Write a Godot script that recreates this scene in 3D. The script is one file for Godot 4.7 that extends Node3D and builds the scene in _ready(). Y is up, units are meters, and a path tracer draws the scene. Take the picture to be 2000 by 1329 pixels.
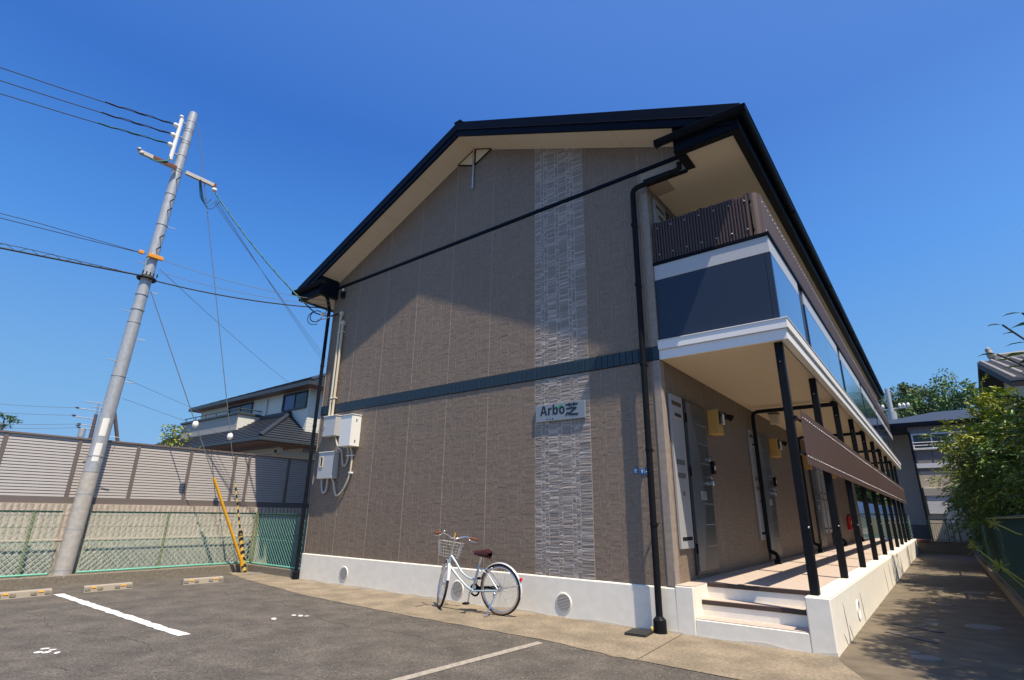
extends Node3D
# An apartment block seen from its car park: gable wall, two-storey access corridor, bicycle, pole and neighbours.

const RIDGE_X := 4.43
const SLOPE := 0.445
const SUN := Vector3(1.6, 3.3, 0.60)
var rng := RandomNumberGenerator.new()
var used := {}
var mats := {}
var tex := {}

# ---------------------------------------------------------------- mesh builder
class Mb extends RefCounted:
	var v := PackedVector3Array()
	var n := PackedVector3Array()
	var c := PackedColorArray()
	var col := Color.WHITE
	var t := Transform3D()
	func _put(p: Vector3, nn: Vector3) -> void:
		v.append(t * p); n.append((t.basis * nn).normalized()); c.append(col)
	func tri(a: Vector3, b: Vector3, d: Vector3) -> void:
		var nn := (b - a).cross(d - a)
		if nn.length_squared() < 1e-16: return
		_put(a, nn); _put(d, nn); _put(b, nn)
	func quad(a: Vector3, b: Vector3, d: Vector3, e: Vector3) -> void:
		tri(a, b, d); tri(a, d, e)
	func out_tri(a: Vector3, b: Vector3, d: Vector3, mid: Vector3) -> void:
		if (b - a).cross(d - a).dot((a + b + d) / 3.0 - mid) < 0.0: tri(a, d, b)
		else: tri(a, b, d)
	func out_quad(a: Vector3, b: Vector3, d: Vector3, e: Vector3, mid: Vector3) -> void:
		if (b - a).cross(d - a).dot((a + b + d + e) / 4.0 - mid) < 0.0: quad(a, e, d, b)
		else: quad(a, b, d, e)
	func smooth_quad(a: Vector3, b: Vector3, d: Vector3, e: Vector3, na: Vector3, nb: Vector3, nd: Vector3, ne: Vector3) -> void:
		# a b d e counter-clockwise from outside
		_put(a, na); _put(d, nd); _put(b, nb)
		_put(a, na); _put(e, ne); _put(d, nd)
	func box(ctr: Vector3, s: Vector3, bev := 0.0, b := Basis()) -> void:
		var keep := t
		t = t * Transform3D(b, ctr)
		var h := s * 0.5
		var bv := minf(bev, minf(h.x, minf(h.y, h.z)) * 0.8)
		if bv <= 0.0:
			for ax in 3:
				for sg in [-1.0, 1.0]:
					var u := Vector3.ZERO; var w := Vector3.ZERO; var o := Vector3.ZERO
					u[(ax + 1) % 3] = h[(ax + 1) % 3]; w[(ax + 2) % 3] = h[(ax + 2) % 3]; o[ax] = h[ax] * sg
					out_quad(o - u - w, o + u - w, o + u + w, o - u + w, Vector3.ZERO)
		else:
			var k := h - Vector3.ONE * bv
			for ax in 3:
				var b1 := (ax + 1) % 3; var b2 := (ax + 2) % 3
				for sg in [-1.0, 1.0]:
					var u := Vector3.ZERO; var w := Vector3.ZERO; var o := Vector3.ZERO
					u[b1] = k[b1]; w[b2] = k[b2]; o[ax] = h[ax] * sg
					out_quad(o - u - w, o + u - w, o + u + w, o - u + w, Vector3.ZERO)
				for s1 in [-1.0, 1.0]:
					for s2 in [-1.0, 1.0]:
						var p := Vector3.ZERO; var q := Vector3.ZERO; var e := Vector3.ZERO
						p[b1] = h[b1] * s1; p[b2] = k[b2] * s2
						q[b1] = k[b1] * s1; q[b2] = h[b2] * s2
						e[ax] = k[ax]
						out_quad(p - e, p + e, q + e, q - e, Vector3.ZERO)
			for sx in [-1.0, 1.0]:
				for sy in [-1.0, 1.0]:
					for sz in [-1.0, 1.0]:
						out_tri(Vector3(h.x * sx, k.y * sy, k.z * sz), Vector3(k.x * sx, h.y * sy, k.z * sz), Vector3(k.x * sx, k.y * sy, h.z * sz), Vector3.ZERO)
		t = keep
	func span(a: Vector3, b: Vector3, bev := 0.0) -> void:
		box((a + b) * 0.5, (b - a).abs(), bev)
	func tube(pts: Array, r, sides := 8, caps := true) -> void:
		var m := pts.size()
		var rings: Array = []
		var up := Vector3.UP
		var prev := Vector3.ZERO
		for i in m:
			var a: Vector3 = pts[maxi(i - 1, 0)]; var b: Vector3 = pts[mini(i + 1, m - 1)]
			var d := (b - a).normalized()
			if i == 0:
				up = Vector3.UP if absf(d.y) < 0.9 else Vector3.RIGHT
			var x := up.cross(d).normalized()
			var y := d.cross(x).normalized()
			up = y
			var rr: float = r[i] if r is Array else r
			var ring: Array = []
			for k in sides:
				var an := TAU * k / sides
				var dirv := x * cos(an) + y * sin(an)
				ring.append([Vector3(pts[i]) + dirv * rr, dirv])
			rings.append(ring)
		for i in m - 1:
			for k in sides:
				var k2 := (k + 1) % sides
				var A = rings[i][k]; var B = rings[i][k2]; var C = rings[i + 1][k2]; var D = rings[i + 1][k]
				smooth_quad(A[0], B[0], C[0], D[0], A[1], B[1], C[1], D[1])
		if caps:
			for k in range(1, sides - 1):
				tri(rings[0][0][0], rings[0][k + 1][0], rings[0][k][0])
				tri(rings[m - 1][0][0], rings[m - 1][k][0], rings[m - 1][k + 1][0])
	func rod(a: Vector3, b: Vector3, r: float, sides := 8, r2 := -1.0) -> void:
		tube([a, b], [r, r if r2 < 0.0 else r2], sides)
	func lathe(prof: Array, sides := 20) -> void:   # prof of Vector2(r, y), bottom to top, about local Y
		for i in prof.size() - 1:
			var p: Vector2 = prof[i]; var q: Vector2 = prof[i + 1]
			var e := q - p
			var nr := Vector2(e.y, -e.x).normalized()
			for k in sides:
				var a0 := TAU * k / sides; var a1 := TAU * (k + 1) / sides
				var d0 := Vector3(cos(a0), 0, sin(a0)); var d1 := Vector3(cos(a1), 0, sin(a1))
				var n0 := d0 * nr.x + Vector3.UP * nr.y; var n1 := d1 * nr.x + Vector3.UP * nr.y
				smooth_quad(d1 * p.x + Vector3.UP * p.y, d0 * p.x + Vector3.UP * p.y, d0 * q.x + Vector3.UP * q.y, d1 * q.x + Vector3.UP * q.y, n1, n0, n0, n1)
	func ellip(ctr: Vector3, r: Vector3, rings := 8, seg := 12) -> void:
		for i in rings:
			var p0 := PI * i / rings - PI / 2; var p1 := PI * (i + 1) / rings - PI / 2
			for k in seg:
				var a0 := TAU * k / seg; var a1 := TAU * (k + 1) / seg
				var A := Vector3(cos(p0) * cos(a0), sin(p0), cos(p0) * sin(a0)); var B := Vector3(cos(p0) * cos(a1), sin(p0), cos(p0) * sin(a1))
				var C := Vector3(cos(p1) * cos(a1), sin(p1), cos(p1) * sin(a1)); var D := Vector3(cos(p1) * cos(a0), sin(p1), cos(p1) * sin(a0))
				smooth_quad(ctr + B * r, ctr + A * r, ctr + D * r, ctr + C * r, B / r, A / r, D / r, C / r)
	func torus(ctr: Vector3, axis: Vector3, R: float, r: float, seg := 32, sides := 8, a_from := 0.0, a_to := TAU, squash := 1.0) -> void:
		var ax := axis.normalized()
		var ux := (Vector3.UP if absf(ax.y) < 0.9 else Vector3.RIGHT).cross(ax).normalized()
		var uy := ax.cross(ux)
		for i in seg:
			var a0 := lerpf(a_from, a_to, float(i) / seg); var a1 := lerpf(a_from, a_to, float(i + 1) / seg)
			var d0 := ux * cos(a0) + uy * sin(a0); var d1 := ux * cos(a1) + uy * sin(a1)
			for k in sides:
				var b0 := TAU * k / sides; var b1 := TAU * (k + 1) / sides
				var P := d0 * cos(b0) + ax * sin(b0) * squash; var Q := d0 * cos(b1) + ax * sin(b1) * squash
				var S := d1 * cos(b1) + ax * sin(b1) * squash; var T := d1 * cos(b0) + ax * sin(b0) * squash
				smooth_quad(ctr + d0 * R + P * r, ctr + d1 * R + T * r, ctr + d1 * R + S * r, ctr + d0 * R + Q * r, P, T, S, Q)
	func prism(poly: PackedVector2Array, z0: float, z1: float) -> void:   # polygon in local XY extruded along local Z
		var pl := poly
		if Geometry2D.is_polygon_clockwise(pl): pl.reverse()
		var ids := Geometry2D.triangulate_polygon(pl)
		for i in range(0, ids.size(), 3):
			var a := pl[ids[i]]; var b := pl[ids[i + 1]]; var d := pl[ids[i + 2]]
			if (b - a).cross(d - a) < 0.0:
				var sw := b; b = d; d = sw
			tri(Vector3(a.x, a.y, z1), Vector3(b.x, b.y, z1), Vector3(d.x, d.y, z1))
			tri(Vector3(a.x, a.y, z0), Vector3(d.x, d.y, z0), Vector3(b.x, b.y, z0))
		for i in pl.size():
			var a := pl[i]; var b := pl[(i + 1) % pl.size()]
			quad(Vector3(a.x, a.y, z0), Vector3(b.x, b.y, z0), Vector3(b.x, b.y, z1), Vector3(a.x, a.y, z1))
	func sheet(poly: PackedVector2Array, y: float) -> void:   # flat polygon given as (x, z), facing up
		var ids := Geometry2D.triangulate_polygon(poly)
		for i in range(0, ids.size(), 3):
			var a := poly[ids[i]]; var b := poly[ids[i + 1]]; var d := poly[ids[i + 2]]
			var A := Vector3(a.x, y, a.y); var B := Vector3(b.x, y, b.y); var D := Vector3(d.x, y, d.y)
			if (B - A).cross(D - A).y < 0.0: tri(A, D, B)
			else: tri(A, B, D)
	func leaf(p: Vector3, dir: Vector3, nrm: Vector3, L: float, W: float, fold := 0.25, droop := 0.15) -> void:
		var d := dir.normalized()
		var s := d.cross(nrm).normalized()
		var u := s.cross(d).normalized()
		var m1 := p + d * L * 0.35 - u * L * droop * 0.1; var m2 := p + d * L * 0.7 - u * L * droop * 0.45
		var tip := p + d * L - u * L * droop
		var l1 := m1 + s * W * 0.5 + u * W * fold; var r1 := m1 - s * W * 0.5 + u * W * fold
		var l2 := m2 + s * W * 0.36 + u * W * fold; var r2 := m2 - s * W * 0.36 + u * W * fold
		tri(p, m1, l1); tri(p, r1, m1)
		quad(m1, m2, l2, l1); quad(m1, r1, r2, m2)
		tri(m2, tip, l2); tri(m2, r2, tip)
	func commit(with_color := false) -> ArrayMesh:
		var a := []
		a.resize(Mesh.ARRAY_MAX)
		a[Mesh.ARRAY_VERTEX] = v; a[Mesh.ARRAY_NORMAL] = n
		if with_color: a[Mesh.ARRAY_COLOR] = c
		var m := ArrayMesh.new()
		m.add_surface_from_arrays(Mesh.PRIMITIVE_TRIANGLES, a)
		return m

# ---------------------------------------------------------------- scene helpers
func numbered(parent: Node, called: String) -> String:
	var key := str(parent.get_instance_id()) + called
	var k: int = used.get(key, 0)
	used[key] = k + 1
	return called if k == 0 else "%s_%03d" % [called, k]

func thing(called: String, label: String, category: String, at := Vector3.ZERO, turn := 0.0, group := "") -> Node3D:
	var o := Node3D.new()
	o.name = numbered(self, called)
	add_child(o, true)
	o.position = at; o.rotation.y = turn
	o.set_meta("label", label); o.set_meta("category", category)
	if group: o.set_meta("group", group)
	return o

func put(parent: Node, called: String, mesh: Mesh, mat: Material, stuff := false) -> MeshInstance3D:
	var o := MeshInstance3D.new()
	o.name = numbered(parent, called)
	o.mesh = mesh; o.material_override = mat
	parent.add_child(o, true)
	if stuff: o.set_meta("kind", "stuff")
	return o

func part(parent: Node, called: String, mb: Mb, mat: BaseMaterial3D, stuff := false) -> MeshInstance3D:
	return put(parent, called, mb.commit(mat.vertex_color_use_as_albedo), mat, stuff)

func struct(called: String, mb: Mb, mat: BaseMaterial3D) -> MeshInstance3D:
	var o := part(self, called, mb, mat)
	o.set_meta("kind", "structure")
	return o

func solo(called: String, mb: Mb, mat: BaseMaterial3D, label: String, category: String, group := "") -> MeshInstance3D:
	var o := part(self, called, mb, mat)
	o.set_meta("label", label); o.set_meta("category", category)
	if group: o.set_meta("group", group)
	return o

func bx(a: Vector3, b: Vector3, bev := 0.0) -> Mb:
	var m := Mb.new(); m.span(a, b, bev); return m

func noise(name_: String, freq: float, oct: int, lo: float, hi: float, size := 512, kind := FastNoiseLite.TYPE_SIMPLEX_SMOOTH, tint := Color(1, 1, 1), gain := 0.55) -> NoiseTexture2D:
	if tex.has(name_): return tex[name_]
	var f := FastNoiseLite.new()
	f.noise_type = kind; f.frequency = freq; f.fractal_octaves = oct; f.fractal_gain = gain; f.seed = name_.hash() % 9999
	var g := Gradient.new()
	g.set_color(0, Color(lo, lo, lo)); g.set_color(1, Color(hi * tint.r, hi * tint.g, hi * tint.b))
	g.set_offset(0, 0.15); g.set_offset(1, 0.85)
	var x := NoiseTexture2D.new()
	x.width = size; x.height = size; x.seamless = true; x.noise = f; x.color_ramp = g; x.normalize = true
	tex[name_] = x
	return x

# linear colour, roughness; optional albedo texture / relief (world triplanar)
func mat(key: String, lin: Color, rough := 0.7, metal := 0.0, alb: Texture2D = null, alb_scale := Vector3.ONE, bump: Texture2D = null, bump_cm := 0.5) -> StandardMaterial3D:
	if mats.has(key): return mats[key]
	var m := StandardMaterial3D.new()
	m.resource_name = key
	m.albedo_color = Color(lin.r, lin.g, lin.b).linear_to_srgb()
	m.roughness = rough; m.metallic = metal
	if alb or bump:
		m.uv1_triplanar = true; m.uv1_world_triplanar = true; m.uv1_scale = alb_scale
		m.uv1_triplanar_sharpness = 4.0
	if alb: m.albedo_texture = alb
	if bump:
		m.heightmap_enabled = true; m.heightmap_texture = bump; m.heightmap_scale = bump_cm
	mats[key] = m
	return m

func tinted(m: StandardMaterial3D) -> StandardMaterial3D:
	m.vertex_color_use_as_albedo = true
	return m

func roof_y(x: float) -> float:
	return 8.98 - SLOPE * absf(x - RIDGE_X)

# ---------------------------------------------------------------- main
func _ready() -> void:
	rng.seed = 20240611
	var cam := Camera3D.new()
	cam.name = "camera"
	var yaw := 0.6581878; var pitch := 0.3144498; var roll := 0.0133525
	cam.transform = Transform3D(Basis(Vector3.UP, yaw) * Basis(Vector3.RIGHT, pitch) * Basis(Vector3.BACK, roll), Vector3(10.8926, 1.35173, 6.99699))
	cam.fov = rad_to_deg(2.0 * atan(664.5 / 1046.162))
	cam.far = 900.0; cam.near = 0.05
	add_child(cam)
	var we := WorldEnvironment.new(); we.name = "environment"
	var env := Environment.new()
	env.background_mode = Environment.BG_SKY
	var sm := PanoramaSkyMaterial.new()
	sm.panorama = air(1.35)
	sm.energy_multiplier = 1.0
	var sky := Sky.new(); sky.sky_material = sm
	env.sky = sky
	env.tonemap_mode = Environment.TONE_MAPPER_LINEAR
	env.tonemap_exposure = 1.35
	env.sdfgi_enabled = true; env.ssao_enabled = true; env.ssil_enabled = true
	env.fog_enabled = true; env.fog_density = 0.0002; env.fog_light_color = Color(0.6, 0.75, 0.92)
	we.environment = env
	add_child(we)
	var sun := DirectionalLight3D.new(); sun.name = "sun"
	sun.light_energy = 1.6; sun.light_color = Color(1.0, 0.94, 0.85); sun.light_angular_distance = 0.53; sun.shadow_enabled = true
	sun.transform = Transform3D(Basis.looking_at(-SUN, Vector3.UP), Vector3(0, 20, 0))
	add_child(sun)
	make_materials()
	ground()
	apartment()
	left_boundary()
	right_boundary()
	neighbour_house()
	far_left()
	far_right()
	utility_pole()
	lot_items()
	wall_items()
	corridor_items()
	bicycle()
	shrubs()

# clear summer air: deep blue overhead, paler towards the horizon and towards the sun
func air(exposure: float) -> ImageTexture:
	var w := 512; var h := 256
	var im := Image.create_empty(w, h, false, Image.FORMAT_RGBF)
	var sd := SUN.normalized()
	for j in h:
		var el := PI * 0.5 - PI * (j + 0.5) / h
		for i in w:
			var a := TAU * (i + 0.5) / w
			var d := Vector3(sin(a) * cos(el), sin(el), -cos(a) * cos(el))
			var y := maxf(d.y, 0.0)
			var c: Vector3
			if y > 0.6: c = Vector3(0.021, 0.138, 0.545).lerp(Vector3(0.012, 0.10, 0.47), (y - 0.6) / 0.4)
			elif y > 0.4: c = Vector3(0.080, 0.282, 0.755).lerp(Vector3(0.021, 0.138, 0.545), (y - 0.4) / 0.2)
			elif y > 0.17: c = Vector3(0.195, 0.440, 0.79).lerp(Vector3(0.080, 0.282, 0.755), (y - 0.17) / 0.23)
			else: c = Vector3(0.28, 0.52, 0.82).lerp(Vector3(0.195, 0.440, 0.79), y / 0.17)
			var g := acos(clampf(d.dot(sd), -1.0, 1.0))
			c += Vector3(0.058, 0.10, 0.145) / (1.0 + exp((rad_to_deg(g) - 75.0) / 6.0)) + Vector3(0.9, 0.9, 0.9) * exp(-g / 0.28)
			if d.y < 0.0: c = c.lerp(Vector3(0.30, 0.29, 0.26), clampf(-d.y * 12.0, 0.0, 1.0))
			c /= exposure
			im.set_pixel(i, j, Color(c.x, c.y, c.z))
	return ImageTexture.create_from_image(im)

func make_materials() -> void:
	var fine := noise("fine", 0.09, 4, 0.78, 1.0)
	var grain := noise("grain", 0.35, 3, 0.74, 1.0)
	var blotch := noise("blotch", 0.012, 6, 0.82, 1.0, 1024, FastNoiseLite.TYPE_SIMPLEX_SMOOTH, Color(1, 1, 1), 0.62)
	var soft := noise("soft", 0.02, 4, 0.9, 1.0)
	var streak := noise("streak", 0.05, 4, 0.7, 1.0)
	var asph := noise("asph", 0.36, 3, 0.55, 1.0, 1024, FastNoiseLite.TYPE_VALUE, Color(1, 0.98, 0.95))
	var asph_big := noise("asph_big", 0.006, 6, 0.80, 1.0, 1024)
	mat("asphalt", Color(0.212, 0.194, 0.170), 0.85, 0, asph, Vector3.ONE * 0.26, asph, 0.4)
	var am: StandardMaterial3D = mats["asphalt"]
	am.detail_enabled = true; am.detail_blend_mode = BaseMaterial3D.BLEND_MODE_MUL; am.detail_albedo = asph_big
	am.uv2_triplanar = true; am.uv2_world_triplanar = true; am.uv2_scale = Vector3(0.09, 0.09, 0.16)
	mat("apron", Color(0.395, 0.325, 0.225), 0.9, 0, noise("apron", 0.012, 5, 0.80, 1.0, 1024, FastNoiseLite.TYPE_SIMPLEX_SMOOTH, Color(1, 1, 1), 0.5), Vector3(0.13, 0.13, 0.13), fine, 0.1)
	var apm: StandardMaterial3D = mats["apron"]
	apm.detail_enabled = true; apm.detail_blend_mode = BaseMaterial3D.BLEND_MODE_MUL; apm.detail_albedo = grain
	apm.uv2_triplanar = true; apm.uv2_world_triplanar = true; apm.uv2_scale = Vector3.ONE * 0.6
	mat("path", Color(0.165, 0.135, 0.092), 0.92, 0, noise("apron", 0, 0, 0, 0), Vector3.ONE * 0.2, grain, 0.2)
	mat("soil", Color(0.09, 0.085, 0.06), 0.95, 0, blotch, Vector3.ONE * 0.1)
	mat("white_paint", Color(0.80, 0.80, 0.78), 0.7, 0, noise("paint", 0.06, 4, 0.85, 1.0), Vector3.ONE * 1.3)
	mat("pale_line", Color(0.40, 0.36, 0.30), 0.85, 0, blotch, Vector3.ONE * 1.2)
	mat("plinth", Color(0.86, 0.82, 0.71), 0.8, 0, noise("stucco", 0.02, 4, 0.965, 1.0), Vector3(0.5, 0.5, 0.5))
	mat("siding", Color(0.325, 0.246, 0.180), 0.6, 0, fine, Vector3.ONE * 0.8, grain, 0.06)
	var sdm: StandardMaterial3D = mats["siding"]
	sdm.detail_enabled = true; sdm.detail_blend_mode = BaseMaterial3D.BLEND_MODE_MUL; sdm.detail_albedo = noise("rain", 0.03, 5, 0.91, 1.0, 512)
	sdm.uv2_triplanar = true; sdm.uv2_world_triplanar = true; sdm.uv2_scale = Vector3(0.9, 0.07, 0.9)
	tinted(mats["siding"])
	mat("stain", Color(0.68, 0.625, 0.51), 0.9)
	mat("siding_base", Color(0.36, 0.295, 0.235), 0.75)
	mat("feature_base", Color(0.60, 0.55, 0.50), 0.6)
	mat("sealant", Color(0.42, 0.335, 0.25), 0.7)
	mat("trim_brown", Color(0.33, 0.275, 0.23), 0.6, 0, soft, Vector3.ONE)
	mat("feature", Color(0.68, 0.62, 0.57), 0.5, 0, fine, Vector3.ONE * 0.8, grain, 0.1)
	tinted(mats["feature"])
	mat("tile_blue", Color(0.014, 0.028, 0.042), 0.4)
	mat("black_metal", Color(0.004, 0.005, 0.008), 0.45)
	mat("navy_metal", Color(0.003, 0.005, 0.012), 0.42)
	mat("pipe_black", Color(0.010, 0.011, 0.013), 0.42)
	mat("roof_metal", Color(0.005, 0.007, 0.013), 0.5)
	mat("soffit", Color(0.66, 0.55, 0.40), 0.8)
	mat("eave_soffit", Color(0.68, 0.595, 0.47), 0.8)
	mat("fascia_white", Color(0.80, 0.79, 0.77), 0.45)
	mat("panel_navy", Color(0.016, 0.032, 0.066), 0.12)
	(mats["panel_navy"] as StandardMaterial3D).clearcoat_enabled = true; (mats["panel_navy"] as StandardMaterial3D).clearcoat_roughness = 0.08
	mat("panel_navy_matt", Color(0.011, 0.020, 0.042), 0.42)
	mat("panel_grey", Color(0.46, 0.47, 0.48), 0.35)
	mat("brown_sheet", Color(0.075, 0.046, 0.039), 0.5)
	mat("floor_sheet", Color(0.56, 0.465, 0.395), 0.75, 0, soft, Vector3.ONE * 1.2)
	mat("nosing", Color(0.055, 0.036, 0.028), 0.75)
	mat("door_grey", Color(0.055, 0.058, 0.06), 0.35)
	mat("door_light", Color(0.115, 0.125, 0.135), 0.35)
	mat("panel_light", Color(0.34, 0.345, 0.35), 0.5)
	mat("grey_patch", Color(0.13, 0.125, 0.12), 0.6)
	mat("meter_cream", Color(0.55, 0.34, 0.085), 0.5)
	mat("box_beige", Color(0.58, 0.52, 0.40), 0.6)
	mat("glass_dark", Color(0.015, 0.018, 0.022), 0.08)
	mat("glass_blue", Color(0.05, 0.06, 0.18), 0.06)
	mat("steel", Color(0.55, 0.56, 0.57), 0.3, 0.9)
	mat("chrome", Color(0.82, 0.82, 0.83), 0.14, 1.0)
	mat("alu", Color(0.62, 0.63, 0.65), 0.35, 0.7)
	mat("galv", Color(0.46, 0.49, 0.52), 0.45, 0.25, noise("galv", 0.03, 5, 0.9, 1.0), Vector3(0.9, 0.4, 0.9))
	mat("galv_low", Color(0.47, 0.45, 0.41), 0.75, 0, soft, Vector3.ONE * 0.8)
	mat("galv_small", Color(0.42, 0.43, 0.44), 0.5, 0.4)
	mat("rust", Color(0.26, 0.085, 0.03), 0.9, 0, grain, Vector3.ONE * 3.0)
	mat("arm_grey", Color(0.50, 0.47, 0.43), 0.6)
	mat("plate_white", Color(0.78, 0.78, 0.74), 0.5)
	mat("porcelain", Color(0.80, 0.79, 0.75), 0.2)
	mat("wire_black", Color(0.012, 0.012, 0.014), 0.6)
	mat("wire_green", Color(0.01, 0.13, 0.10), 0.5)
	mat("wire_grey", Color(0.16, 0.17, 0.18), 0.5)
	mat("yellow", Color(0.72, 0.36, 0.015), 0.45)
	mat("orange", Color(0.75, 0.30, 0.02), 0.5)
	mat("stripe_yellow", Color(0.62, 0.42, 0.10), 0.5)
	mat("concrete_wall", Color(0.50, 0.475, 0.40), 0.9, 0, streak, Vector3(0.9, 0.16, 0.9), fine, 0.2)
	mat("kerb", Color(0.24, 0.21, 0.16), 0.92, 0, blotch, Vector3.ONE * 1.1, grain, 0.5)
	mat("split_block", Color(0.64, 0.56, 0.475), 0.92, 0, fine, Vector3.ONE * 0.9)
	tinted(mats["split_block"])
	mat("mortar", Color(0.36, 0.315, 0.26), 0.95)
	mat("louvre", Color(0.45, 0.425, 0.405), 0.32, 0.1)
	mat("louvre_post", Color(0.145, 0.122, 0.115), 0.5)
	mat("mesh_green", Color(0.42, 0.64, 0.57), 0.4)
	mat("mesh_teal", Color(0.16, 0.47, 0.36), 0.4)
	mat("mesh_dark", Color(0.007, 0.05, 0.038), 0.5)
	mat("post_moss", Color(0.36, 0.42, 0.19), 0.6, 0, noise("moss", 0.08, 4, 0.4, 1.0), Vector3.ONE * 4.0)
	mat("carstop", Color(0.42, 0.37, 0.30), 0.92, 0, fine, Vector3.ONE * 1.5, grain, 0.5)
	mat("lid_dark", Color(0.035, 0.033, 0.03), 0.6, 0, grain, Vector3.ONE * 3.0)
	mat("lid_pale", Color(0.25, 0.235, 0.21), 0.8, 0, fine, Vector3.ONE * 2.0)
	mat("house_white", Color(0.74, 0.74, 0.66), 0.7, 0, soft, Vector3.ONE)
	mat("house_grey", Color(0.40, 0.385, 0.36), 0.7)
	mat("roof_tile", Color(0.030, 0.036, 0.045), 0.5)
	mat("gutter_grey", Color(0.045, 0.055, 0.06), 0.45)
	mat("wood_soffit", Color(0.20, 0.09, 0.06), 0.6)
	mat("frame_bronze", Color(0.04, 0.036, 0.034), 0.4)
	mat("beam", Color(0.47, 0.39, 0.28), 0.7)
	mat("grey_wall", Color(0.30, 0.27, 0.25), 0.75, 0, soft, Vector3.ONE)
	mat("cream_wall", Color(0.62, 0.55, 0.44), 0.8, 0, soft, Vector3.ONE)
	mat("shutter", Color(0.72, 0.74, 0.78), 0.5)
	mat("brick_red", Color(0.20, 0.085, 0.065), 0.85, 0, grain, Vector3.ONE)
	mat("old_tile", Color(0.36, 0.34, 0.32), 0.75, 0, fine, Vector3.ONE)
	mat("dark_wood", Color(0.018, 0.014, 0.014), 0.7)
	mat("rail_green", Color(0.025, 0.10, 0.075), 0.5)
	mat("bark", Color(0.09, 0.07, 0.05), 0.9, 0, fine, Vector3.ONE * 2.0)
	mat("pole_brown", Color(0.10, 0.065, 0.06), 0.6)
	mat("saddle", Color(0.055, 0.012, 0.010), 0.3)
	mat("grip", Color(0.20, 0.055, 0.02), 0.45)
	mat("bike_paint", Color(0.40, 0.50, 0.53), 0.25, 0.1)
	(mats["bike_paint"] as StandardMaterial3D).clearcoat_enabled = true
	mat("fender_white", Color(0.68, 0.70, 0.73), 0.25, 0.2)
	mat("tyre", Color(0.016, 0.015, 0.014), 0.75)
	mat("tyre_tan", Color(0.30, 0.19, 0.11), 0.7)
	mat("red_lens", Color(0.55, 0.015, 0.01), 0.2)
	mat("red_paint", Color(0.50, 0.012, 0.012), 0.3)
	mat("sign_face", Color(0.25, 0.28, 0.31), 0.38, 0.25)
	mat("ink", Color(0.008, 0.010, 0.016), 0.5)
	mat("leaf_green", Color(0.0, 0.32, 0.12), 0.5)
	mat("plate_blue", Color(0.02, 0.13, 0.36), 0.4)
	mat("canvas", Color(0.74, 0.71, 0.66), 0.7)
	for kk in ["black_metal", "navy_metal", "roof_metal", "pipe_black"]: (mats[kk] as StandardMaterial3D).metallic_specular = 0.2
	for d in [["leaves", Color(1, 1, 1), 0.42], ["leaves_far", Color(1, 1, 1), 0.65]]:
		var lm := mat(d[0], d[1], d[2])
		tinted(lm)
		lm.backlight_enabled = true; lm.backlight = Color(0.35, 0.42, 0.12)
		lm.cull_mode = BaseMaterial3D.CULL_DISABLED

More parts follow.
